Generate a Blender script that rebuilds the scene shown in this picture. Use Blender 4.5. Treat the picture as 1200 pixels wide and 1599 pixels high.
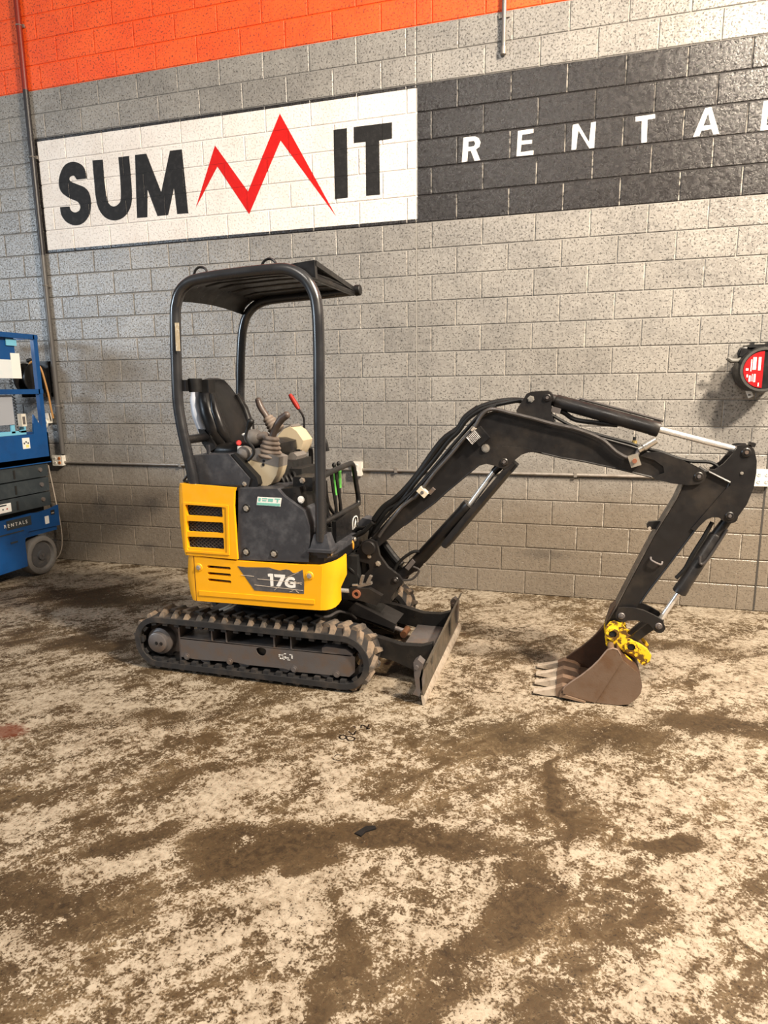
import bpy, bmesh, math, random
from mathutils import Vector, Matrix, Euler

for _o in list(bpy.data.objects):
    bpy.data.objects.remove(_o, do_unlink=True)
random.seed(7)
SC = bpy.context.scene
COL = SC.collection

# ------------------------------------------------------------------ camera
CAM_POS = Vector((4.8565, -5.4974, 1.7412))
PITCH, YAW, ROLL = -0.1865, 0.2874, 0.0114
_R = Matrix.Rotation(YAW, 3, 'Z') @ Matrix.Rotation(PITCH, 3, 'X') @ Matrix.Rotation(ROLL, 3, 'Y')
cam_data = bpy.data.cameras.new('camera')
cam_data.sensor_fit = 'HORIZONTAL'
cam_data.sensor_width = 36.0
cam_data.lens = 36.0 * 1026.233 / 1200.0
cam_data.clip_start = 0.05
cam = bpy.data.objects.new('camera', cam_data)
COL.objects.link(cam)
_M = Matrix((_R.col[0], _R.col[2], -_R.col[1])).transposed().to_4x4()
_M.translation = CAM_POS
cam.matrix_world = _M
SC.camera = cam

# ------------------------------------------------------------------ world: even ambient light of the hall
world = bpy.data.worlds.new('hall_ambient')
SC.world = world
world.use_nodes = True
_bg = world.node_tree.nodes['Background']
_bg.inputs[0].default_value = (1.0, 0.97, 0.93, 1)
_bg.inputs[1].default_value = 0.25

# ------------------------------------------------------------------ the hall's lamps and clerestory window, plus an added front fill
def area(name, loc, target, size, size_y, power, colour):
    l = bpy.data.lights.new(name, 'AREA')
    l.shape = 'RECTANGLE'
    l.size, l.size_y = size, size_y
    l.energy = power
    l.color = colour
    o = bpy.data.objects.new(name, l)
    o.location = loc
    o.rotation_euler = (Vector(target) - Vector(loc)).to_track_quat('-Z', 'Y').to_euler()
    COL.objects.link(o)
    return o
area('high_bay_lamp_over', (7.2, -3.0, 6.0), (6.3, -2.3, 0.0), 0.45, 0.45, 880, (1.0, 0.85, 0.67))
area('high_bay_lamp_right', (9.6, -4.6, 6.4), (6.6, -1.8, 0.6), 0.5, 0.5, 2400, (1.0, 0.86, 0.69))
area('front_fill_light', (3.4, -6.6, 6.2), (3.4, -3.0, 0.0), 1.2, 1.2, 260, (1.0, 0.92, 0.82))  # unseen fill light, added to brighten the machine's near side
area('clerestory_window_left', (-6.5, -8.4, 4.0), (0.6, -0.4, 1.6), 3.2, 1.7, 820, (0.74, 0.87, 1.0))

SC.view_settings.view_transform = 'Standard'
SC.view_settings.look = 'None'
SC.view_settings.gamma = 1.0
SC.view_settings.use_curve_mapping = False
SC.view_settings.exposure = -0.68

# ------------------------------------------------------------------ node helpers
class NT:
    def __init__(s, name):
        s.m = bpy.data.materials.new(name)
        s.m.use_nodes = True
        s.t = s.m.node_tree
        s.b = s.t.nodes['Principled BSDF']
        s._pos = None
    def new(s, kind): return s.t.nodes.new(kind)
    def put(s, sock, v):
        if hasattr(v, 'is_output'): s.t.links.new(v, sock)
        elif isinstance(v, (tuple, list)): sock.default_value = tuple(v) + ((1,) if len(v) == 3 and len(sock.default_value) == 4 else ())
        else: sock.default_value = v
    def pos(s):
        if s._pos is None: s._pos = s.new('ShaderNodeNewGeometry').outputs['Position']
        return s._pos
    def obj(s): return s.new('ShaderNodeTexCoord').outputs['Object']
    def xyz(s):
        n = s.new('ShaderNodeSeparateXYZ'); s.put(n.inputs[0], s.pos()); return n.outputs
    def math(s, op, a, b=0.0, c=None, clamp=False):
        n = s.new('ShaderNodeMath'); n.operation = op; n.use_clamp = clamp
        s.put(n.inputs[0], a); s.put(n.inputs[1], b)
        if c is not None: s.put(n.inputs[2], c)
        return n.outputs[0]
    def mul(s, a, b): return s.math('MULTIPLY', a, b)
    def add(s, a, b): return s.math('ADD', a, b)
    def gt(s, a, b): return s.math('GREATER_THAN', a, b)
    def lt(s, a, b): return s.math('LESS_THAN', a, b)
    def band(s, v, lo, hi): return s.mul(s.gt(v, lo), s.lt(v, hi))
    def step(s, v, lo, hi, a=0.0, b=1.0):
        n = s.new('ShaderNodeMapRange'); n.interpolation_type = 'SMOOTHSTEP'
        s.put(n.inputs[0], v); s.put(n.inputs[1], lo); s.put(n.inputs[2], hi); s.put(n.inputs[3], a); s.put(n.inputs[4], b)
        return n.outputs[0]
    def mix(s, f, a, b, mode='MIX'):
        n = s.new('ShaderNodeMix'); n.data_type = 'RGBA'; n.blend_type = mode
        s.put(n.inputs[0], f); s.put(n.inputs[6], a); s.put(n.inputs[7], b)
        return n.outputs[2]
    def mapping(s, v, scale=(1, 1, 1), rot=(0, 0, 0), loc=(0, 0, 0)):
        n = s.new('ShaderNodeMapping'); s.put(n.inputs[0], v)
        n.inputs[1].default_value = loc; n.inputs[2].default_value = rot; n.inputs[3].default_value = scale
        return n.outputs[0]
    def noise(s, v, scale, detail=4.0, rough=0.55, dist=0.0):
        n = s.new('ShaderNodeTexNoise'); s.put(n.inputs['Vector'], v)
        n.inputs['Scale'].default_value = scale; n.inputs['Detail'].default_value = detail
        n.inputs['Roughness'].default_value = rough; n.inputs['Distortion'].default_value = dist
        return n.outputs[0]
    def voro(s, v, scale, out=0, feature='F1'):
        n = s.new('ShaderNodeTexVoronoi'); n.feature = feature; s.put(n.inputs['Vector'], v); n.inputs['Scale'].default_value = scale
        return n.outputs[out]
    def bump(s, h, strength=0.3, dist=0.01):
        n = s.new('ShaderNodeBump'); n.inputs['Strength'].default_value = strength; n.inputs['Distance'].default_value = dist
        s.put(n.inputs['Height'], h); s.put(s.b.inputs['Normal'], n.outputs[0])
    def out(s, col=None, rough=None, metal=None, spec=None):
        for k, v in (('Base Color', col), ('Roughness', rough), ('Metallic', metal), ('Specular IOR Level', spec)):
            if v is not None: s.put(s.b.inputs[k], v)
        return s.m

def paint(name, col, rough=0.45, metal=0.0, dirt=None, amount=0.5, scale=9.0, bump=0.0, spec=0.5, lo=0.45, hi=0.72):
    """plain coating or bare stuff with dust or wear patches"""
    n = NT(name)
    v = n.pos()
    f = n.noise(v, scale, 6, 0.62)
    c = col
    if dirt is not None:
        c = n.mix(n.mul(n.step(f, lo, hi), amount), col, dirt)
    r = n.step(n.noise(v, scale * 3.1, 3), 0.3, 0.7, max(0.02, rough - 0.07), min(1, rough + 0.09))
    if bump: n.bump(n.noise(v, scale * 14, 3), bump, 0.004)
    return n.out(c, r, metal, spec)

# ------------------------------------------------------------------ mesh helpers
def ident(o, label=None, cat=None, group=None, kind=None):
    for k, v in (('label', label), ('category', cat), ('group', group), ('kind', kind)):
        if v: o[k] = v
    return o

def empty(name, loc, label=None, cat=None, group=None, kind=None):
    o = bpy.data.objects.new(name, None); o.empty_display_size = 0.1
    o.location = loc; COL.objects.link(o)
    return ident(o, label, cat, group, kind)

def attach(o, parent):
    if parent is not None:
        o.parent = parent
        p = parent; off = Vector((0, 0, 0))
        while p is not None:
            off += p.location; p = p.parent
        o.location = o.location - off
    return o

def finish(name, bm, mat, parent=None, bevel=0.0, seg=2, ang=32, sharp=35):
    if bevel:
        es = [e for e in bm.edges if len(e.link_faces) == 2 and e.calc_face_angle(0) > math.radians(ang)]
        bmesh.ops.bevel(bm, geom=es, offset=bevel, segments=seg, affect='EDGES', profile=0.6, clamp_overlap=True)
    bmesh.ops.recalc_face_normals(bm, faces=bm.faces)
    me = bpy.data.meshes.new(name)
    bm.to_mesh(me); bm.free()
    me.polygons.foreach_set('use_smooth', [True] * len(me.polygons))
    me.set_sharp_from_angle(angle=math.radians(sharp))
    me.materials.append(mat)
    o = bpy.data.objects.new(name, me)
    COL.objects.link(o)
    return attach(o, parent)

def share(name, src, loc, parent, rot=None):
    """another object with the same mesh"""
    o = bpy.data.objects.new(name, src.data); o.location = loc
    if rot is not None: o.rotation_euler = rot
    COL.objects.link(o)
    return attach(o, parent)

def B(): return bmesh.new()

def box(bm, lo, hi):
    vs = [bm.verts.new((x, y, z)) for x in (lo[0], hi[0]) for y in (lo[1], hi[1]) for z in (lo[2], hi[2])]
    for f in ((0, 1, 3, 2), (4, 6, 7, 5), (0, 4, 5, 1), (2, 3, 7, 6), (0, 2, 6, 4), (1, 5, 7, 3)):
        bm.faces.new([vs[i] for i in f])
    return bm

def obox(bm, c, size, rot):
    """turned box"""
    R = Euler(rot).to_matrix() if not isinstance(rot, Matrix) else rot
    c = Vector(c); vs = []
    for sx in (-.5, .5):
        for sy in (-.5, .5):
            for sz in (-.5, .5):
                vs.append(bm.verts.new(c + R @ Vector((sx * size[0], sy * size[1], sz * size[2]))))
    for f in ((0, 1, 3, 2), (4, 6, 7, 5), (0, 4, 5, 1), (2, 3, 7, 6), (0, 2, 6, 4), (1, 5, 7, 3)):
        bm.faces.new([vs[i] for i in f])
    return bm

def area2(p): return sum(p[i][0] * p[(i + 1) % len(p)][1] - p[(i + 1) % len(p)][0] * p[i][1] for i in range(len(p)))

def prism(bm, pts, a, b, axis='Y', holes=()):
    """an outline pushed out between a and b along an axis; outline is (x,z) for Y, (y,z) for X, (x,y) for Z"""
    def P(p, t):
        if axis == 'Y': return (p[0], t, p[1])
        if axis == 'X': return (t, p[0], p[1])
        return (p[0], p[1], t)
    if not holes:
        f0 = [bm.verts.new(P(p, a)) for p in pts]; f1 = [bm.verts.new(P(p, b)) for p in pts]
        n = len(pts)
        bm.faces.new(f0); bm.faces.new(f1[::-1])
        for i in range(n): bm.faces.new((f0[i], f0[(i + 1) % n], f1[(i + 1) % n], f1[i]))
        return bm
    tmp = bmesh.new(); es = []
    for lp in [pts] + list(holes):
        vs = [tmp.verts.new(P(p, a)) for p in lp]
        es += [tmp.edges.new((vs[i], vs[(i + 1) % len(vs)])) for i in range(len(vs))]
    bmesh.ops.triangle_fill(tmp, use_beauty=True, edges=es)
    r = bmesh.ops.extrude_face_region(tmp, geom=tmp.faces[:])
    d = Vector(P((0, 0), b)) - Vector(P((0, 0), a))
    bmesh.ops.translate(tmp, vec=d, verts=[g for g in r['geom'] if isinstance(g, bmesh.types.BMVert)])
    m = bpy.data.meshes.new('tmp'); tmp.to_mesh(m); tmp.free(); bm.from_mesh(m); bpy.data.meshes.remove(m)
    return bm

def spline(pts, n=6):
    pts = [Vector(p) for p in pts]
    if len(pts) < 3: return pts
    out = []
    for i in range(len(pts) - 1):
        p0 = pts[max(i - 1, 0)]; p1 = pts[i]; p2 = pts[i + 1]; p3 = pts[min(i + 2, len(pts) - 1)]
        for k in range(n):
            t = k / n
            out.append(0.5 * ((2 * p1) + (p2 - p0) * t + (2 * p0 - 5 * p1 + 4 * p2 - p3) * t * t + (3 * p1 - p0 - 3 * p2 + p3) * t ** 3))
    out.append(pts[-1])
    return out

def tube(bm, pts, r, seg=10, smooth=0, cap=True):
    pts = spline(pts, smooth) if smooth else [Vector(p) for p in pts]
    rs = r if isinstance(r, (list, tuple)) else [r] * len(pts)
    rings = []; up = None
    for i, p in enumerate(pts):
        d = (pts[min(i + 1, len(pts) - 1)] - pts[max(i - 1, 0)]).normalized()
        if up is None:
            up = Vector((0, 0, 1)) if abs(d.z) < 0.9 else Vector((1, 0, 0))
        s = d.cross(up).normalized(); up = s.cross(d).normalized()
        rings.append([bm.verts.new(p + rs[i] * (math.cos(2 * math.pi * k / seg) * s + math.sin(2 * math.pi * k / seg) * up)) for k in range(seg)])
    for a, b in zip(rings, rings[1:]):
        for k in range(seg): bm.faces.new((a[k], a[(k + 1) % seg], b[(k + 1) % seg], b[k]))
    if cap:
        bm.faces.new(rings[0][::-1]); bm.faces.new(rings[-1])
    return bm

def cyl(bm, p0, p1, r, seg=20): return tube(bm, [p0, p1], r, seg)

def lathe(bm, prof, c, axis, seg=24):
    """profile (distance along axis, radius) turned about an axis through c"""
    c = Vector(c); ax = Vector(axis).normalized()
    u = ax.orthogonal().normalized(); w = ax.cross(u)
    rings = []
    for t, r in prof:
        if r < 1e-6: rings.append([bm.verts.new(c + ax * t)])
        else: rings.append([bm.verts.new(c + ax * t + r * (math.cos(2 * math.pi * k / seg) * u + math.sin(2 * math.pi * k / seg) * w)) for k in range(seg)])
    for a, b in zip(rings, rings[1:]):
        for k in range(seg):
            q = [a[k % len(a)], a[(k + 1) % len(a)], b[(k + 1) % len(b)], b[k % len(b)]]
            q = list(dict.fromkeys(q))
            if len(q) > 2: bm.faces.new(q)
    if len(rings[0]) > 1: bm.faces.new(rings[0][::-1])
    if len(rings[-1]) > 1: bm.faces.new(rings[-1])
    return bm

def ball(bm, c, rad, seg=16):
    rx, ry, rz = rad if isinstance(rad, (tuple, list)) else (rad,) * 3
    r = bmesh.ops.create_uvsphere(bm, u_segments=seg, v_segments=seg // 2, radius=1)
    bmesh.ops.transform(bm, verts=r['verts'], matrix=Matrix.Translation(Vector(c)) @ Matrix.Diagonal((rx, ry, rz, 1)))
    return bm

def sheet(bm, rows, thick, n):
    """a bent sheet: rows of 3-D points, thickened along n"""
    n = Vector(n) * thick
    A = [[bm.verts.new(p) for p in r] for r in rows]
    C = [[bm.verts.new(Vector(p) + n) for p in r] for r in rows]
    R, K = len(rows), len(rows[0])
    for i in range(R - 1):
        for j in range(K - 1):
            bm.faces.new((A[i][j], A[i][j + 1], A[i + 1][j + 1], A[i + 1][j]))
            bm.faces.new((C[i][j], C[i + 1][j], C[i + 1][j + 1], C[i][j + 1]))
    for i in range(R - 1):
        bm.faces.new((A[i][0], A[i + 1][0], C[i + 1][0], C[i][0])); bm.faces.new((A[i][-1], C[i][-1], C[i + 1][-1], A[i + 1][-1]))
    for j in range(K - 1):
        bm.faces.new((A[0][j], C[0][j], C[0][j + 1], A[0][j + 1])); bm.faces.new((A[-1][j], A[-1][j + 1], C[-1][j + 1], C[-1][j]))
    return bm

def text_mesh(name, body, size, mat, parent, M, depth=0.001, xscale=1.0, offset=0.0):
    cu = bpy.data.curves.new(name, 'FONT'); cu.body = body; cu.size = size; cu.extrude = depth; cu.offset = offset
    cu.align_x = 'CENTER'; cu.align_y = 'CENTER'
    t = bpy.data.objects.new(name, cu); COL.objects.link(t)
    me = bpy.data.meshes.new_from_object(t.evaluated_get(bpy.context.evaluated_depsgraph_get()))
    bpy.data.objects.remove(t, do_unlink=True)
    me.transform(M @ Matrix.Diagonal((xscale, 1, 1, 1)))
    me.materials.clear(); me.materials.append(mat); me.name = name
    o = bpy.data.objects.new(name, me); COL.objects.link(o)
    return attach(o, parent)

def frame3(o, xdir, ydir):
    x = Vector(xdir).normalized(); y = Vector(ydir).normalized(); z = x.cross(y)
    M = Matrix((x, y, z)).transposed().to_4x4(); M.translation = Vector(o)
    return M

# ------------------------------------------------------------------ measured outlines, metres (side views are x, z)
OUT = {
 'boom': [(3.624, 0.773), (3.633, 0.814), (3.679, 0.848), (3.855, 1.039), (4.065, 1.275), (4.293, 1.528), (4.329, 1.571), (4.364, 1.593), (4.411, 1.607), (4.489, 1.593), (4.577, 1.572), (4.708, 1.551), (4.851, 1.514), (4.979, 1.463), (5.134, 1.42), (5.283, 1.368), (5.354, 1.339), (5.376, 1.237), (5.243, 1.258), (5.076, 1.297), (4.886, 1.336), (4.777, 1.352), (4.669, 1.376), (4.585, 1.395), (4.504, 1.404), (4.433, 1.389), (4.362, 1.338), (4.329, 1.31), (4.134, 1.141), (4.066, 1.076), (3.878, 0.928), (3.715, 0.788), (3.673, 0.743)],
 'rod_bracket': [(4.311, 1.295), (4.329, 1.318), (4.379, 1.37), (4.45, 1.414), (4.585, 1.402), (4.669, 1.382), (4.6, 1.381), (4.558, 1.366), (4.523, 1.336), (4.496, 1.303), (4.464, 1.284), (4.435, 1.291), (4.41, 1.301), (4.362, 1.311)],
 'top_bracket': [(4.522, 1.61), (4.56, 1.673), (4.576, 1.701), (4.6, 1.712), (4.685, 1.717), (4.706, 1.707), (4.713, 1.689), (4.708, 1.642), (4.712, 1.596), (4.731, 1.544), (4.64, 1.544), (4.542, 1.572)],
 'boom_tip': [(5.248, 1.256), (5.265, 1.248), (5.345, 1.228), (5.423, 1.221), (5.475, 1.228), (5.498, 1.246), (5.508, 1.273), (5.501, 1.293), (5.478, 1.306), (5.397, 1.348), (5.335, 1.372), (5.281, 1.393), (5.208, 1.391), (5.178, 1.371), (5.249, 1.351), (5.295, 1.318), (5.303, 1.285)],
 'stick': [(5.406, 1.221), (5.423, 1.252), (5.472, 1.297), (5.518, 1.293), (5.622, 1.24), (5.608, 1.193), (5.473, 0.974), (5.364, 0.788), (5.261, 0.616), (5.226, 0.551), (5.17, 0.471), (5.089, 0.403), (5.064, 0.424), (5.073, 0.44), (5.11, 0.523), (5.193, 0.729), (5.279, 0.937), (5.377, 1.14)],
 'stick_bell': [(5.516, 1.303), (5.549, 1.307), (5.586, 1.338), (5.621, 1.385), (5.638, 1.416), (5.641, 1.431), (5.663, 1.436), (5.702, 1.435), (5.722, 1.408), (5.737, 1.354), (5.74, 1.295), (5.734, 1.215), (5.71, 1.129), (5.671, 1.057), (5.65, 1.035), (5.632, 1.029), (5.604, 1.038), (5.585, 1.053), (5.553, 1.054), (5.526, 1.04), (5.472, 0.976), (5.455, 0.986), (5.599, 1.198), (5.627, 1.229)],
 'stick_lug': [(5.365, 1.033), (5.305, 1.013), (5.25, 1.006), (5.238, 0.991), (5.242, 0.97), (5.259, 0.967), (5.305, 0.966)],
 'stick_handle': [(5.265, 0.816), (5.276, 0.799), (5.319, 0.784), (5.325, 0.795)],
 'link_guide': [(5.099, 0.492), (5.112, 0.52), (5.142, 0.527), (5.186, 0.529), (5.243, 0.52), (5.297, 0.497), (5.344, 0.472), (5.358, 0.439), (5.351, 0.417), (5.329, 0.407), (5.305, 0.412), (5.277, 0.443), (5.25, 0.452), (5.213, 0.459), (5.163, 0.453), (5.15, 0.442), (5.116, 0.447), (5.102, 0.464)],
 'link_bucket': [(5.332, 0.409), (5.306, 0.407), (5.262, 0.365), (5.224, 0.327), (5.199, 0.29), (5.171, 0.303), (5.179, 0.341), (5.233, 0.4), (5.277, 0.441), (5.309, 0.459), (5.342, 0.455)],
 'coupler': [(5.051, 0.382), (5.056, 0.413), (5.072, 0.435), (5.095, 0.445), (5.133, 0.435), (5.158, 0.407), (5.17, 0.371), (5.174, 0.349), (5.209, 0.337), (5.246, 0.318), (5.274, 0.299), (5.299, 0.264), (5.294, 0.237), (5.267, 0.199), (5.239, 0.215), (5.213, 0.254), (5.179, 0.269), (5.152, 0.27), (5.123, 0.305), (5.086, 0.286), (5.058, 0.299), (5.049, 0.344)],
 'coupler_wedge': [(5.145, 0.249), (5.158, 0.262), (5.19, 0.235), (5.229, 0.19), (5.237, 0.168), (5.224, 0.159), (5.189, 0.185)],
 'bucket_side': [(4.835, 0.036), (4.836, 0.056), (4.846, 0.077), (4.876, 0.108), (4.931, 0.156), (4.984, 0.211), (5.021, 0.258), (5.047, 0.3), (5.061, 0.32), (5.088, 0.331), (5.112, 0.326), (5.128, 0.298), (5.141, 0.27), (5.182, 0.237), (5.22, 0.208), (5.242, 0.166), (5.249, 0.13), (5.243, 0.088), (5.222, 0.052), (5.185, 0.016), (5.129, -0.001), (5.021, 0.0), (4.98, 0.008), (4.907, 0.022)],
 'bucket_cutter': [(4.835, 0.041), (4.836, 0.06), (4.846, 0.082), (4.876, 0.112), (4.931, 0.16), (4.984, 0.215), (5.021, 0.262), (5.047, 0.304), (5.061, 0.324), (5.087, 0.335), (5.111, 0.33), (5.128, 0.302), (5.141, 0.274), (5.01, 0.006), (4.979, 0.013), (4.907, 0.027)],
 'bucket_teeth': [(4.671, 0.025), (4.801, 0.06), (4.835, 0.076), (4.837, 0.03), (4.732, 0.009)],
 'swing': [(3.618, 0.82), (3.664, 0.838), (3.708, 0.825), (3.728, 0.738), (3.78, 0.669), (3.848, 0.621), (3.876, 0.587), (3.867, 0.562), (3.843, 0.548), (3.802, 0.484), (3.793, 0.438), (3.724, 0.44), (3.67, 0.456), (3.574, 0.474), (3.554, 0.522), (3.614, 0.6), (3.665, 0.653), (3.657, 0.685), (3.591, 0.697), (3.579, 0.729), (3.588, 0.77)],
 'post_decal': [(2.654, 2.115), (2.679, 2.114), (2.675, 1.96), (2.65, 1.961)],
 'skirt': [(2.647, 0.762), (2.918, 0.748), (3.208, 0.751), (3.411, 0.754), (3.517, 0.757), (3.485, 0.493), (3.236, 0.487), (2.902, 0.486), (2.658, 0.482), (2.627, 0.487)],
 'skirt_corner': [(2.591, 0.767), (2.656, 0.763), (2.653, 0.481), (2.622, 0.487), (2.591, 0.55), (2.587, 0.671)],
 'slots': [(2.762, 0.712), (2.916, 0.711), (2.763, 0.671), (2.915, 0.67), (2.762, 0.631), (2.915, 0.628)],
 'skirt_bolts': [(2.704, 0.695), (3.42, 0.694)],
 'decal': [(2.965, 0.72), (3.021, 0.718), (3.166, 0.726), (3.206, 0.717), (3.234, 0.713), (3.275, 0.722), (3.299, 0.719), (3.318, 0.704), (3.334, 0.705), (3.35, 0.712), (3.375, 0.725), (3.379, 0.725), (3.386, 0.653), (3.383, 0.584), (3.301, 0.582), (3.159, 0.58), (3.068, 0.58)],
 'd1': [(3.159, 0.687), (3.176, 0.69), (3.193, 0.689), (3.192, 0.617), (3.174, 0.614), (3.173, 0.672), (3.161, 0.672)],
 'd7': [(3.2, 0.688), (3.269, 0.689), (3.267, 0.673), (3.235, 0.617), (3.21, 0.618), (3.241, 0.671), (3.201, 0.672)],
 'dG': [(3.331, 0.664), (3.325, 0.675), (3.309, 0.68), (3.288, 0.676), (3.271, 0.66), (3.264, 0.64), (3.269, 0.625), (3.286, 0.616), (3.309, 0.613), (3.331, 0.618), (3.333, 0.65), (3.301, 0.651), (3.3, 0.64), (3.317, 0.64), (3.317, 0.63), (3.297, 0.63), (3.285, 0.639), (3.286, 0.652), (3.298, 0.662), (3.315, 0.662), (3.323, 0.659)],
 'groove': [(2.698, 0.55), (3.239, 0.553), (3.448, 0.553), (3.447, 0.528), (3.238, 0.526), (2.696, 0.521)],
 'cover': [(2.628, 1.202), (2.679, 1.2), (2.98, 1.186), (2.971, 1.164), (2.962, 1.081), (2.968, 0.76), (2.651, 0.764), (2.617, 0.786), (2.596, 0.903), (2.597, 1.028), (2.609, 1.125)],
 'grille1': [(2.647, 1.076), (2.886, 1.074), (2.888, 1.01), (2.648, 1.011)],
 'grille2': [(2.647, 0.979), (2.888, 0.98), (2.888, 0.914), (2.643, 0.913)],
 'grille3': [(2.642, 0.883), (2.887, 0.888), (2.885, 0.817), (2.641, 0.815)],
 'cover_ridge': [(2.631, 1.088), (2.923, 1.08), (2.913, 0.789), (2.625, 0.791)],
 'tank': [(2.961, 0.756), (2.99, 1.181), (3.235, 1.187), (3.272, 1.146), (3.395, 1.066), (3.423, 0.979), (3.423, 0.875), (3.412, 0.77)],
 'tank_bolts': [(3.034, 1.067), (3.019, 0.807), (3.197, 0.806)],
 'sticker': [(3.111, 1.137), (3.261, 1.136), (3.251, 1.086), (3.102, 1.089)],
 'notch': [(3.222, 1.179), (3.354, 1.194), (3.368, 1.14), (3.377, 1.058), (3.26, 1.132)],
 'box': [(2.661, 1.361), (2.906, 1.373), (3.037, 1.231), (3.018, 1.176), (2.662, 1.165)],
 'seat_back_near': [(2.631, 1.807), (2.714, 1.53), (2.749, 1.384)],
 'shell': [(2.585, 1.722), (2.554, 1.73), (2.543, 1.699), (2.551, 1.62), (2.569, 1.552), (2.593, 1.509), (2.668, 1.477), (2.691, 1.493), (2.64, 1.6)],
 'console': [(2.995, 1.329), (3.014, 1.352), (3.191, 1.295), (3.175, 1.249), (3.138, 1.195), (3.082, 1.168), (3.023, 1.172)],
 'console_top': [(3.005, 1.34), (3.029, 1.398), (3.059, 1.403), (3.198, 1.352), (3.191, 1.295)],
 'far_console': [(2.954, 1.436), (3.001, 1.484), (3.046, 1.501), (3.091, 1.471), (3.135, 1.41), (3.124, 1.362), (3.095, 1.319), (3.04, 1.331), (2.939, 1.325)],
 'armrest': [(3.007, 1.336), (3.129, 1.342), (3.151, 1.322), (3.141, 1.293), (3.005, 1.273)],
 'bent_rod': [(2.681, 1.234), (2.656, 1.245), (2.601, 1.209), (2.595, 1.185), (2.678, 1.188)],
 'blade_edge': [(4.101, 0.004), (4.086, 0.102), (4.082, 0.158), (4.094, 0.208), (4.115, 0.252)],
}
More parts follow.
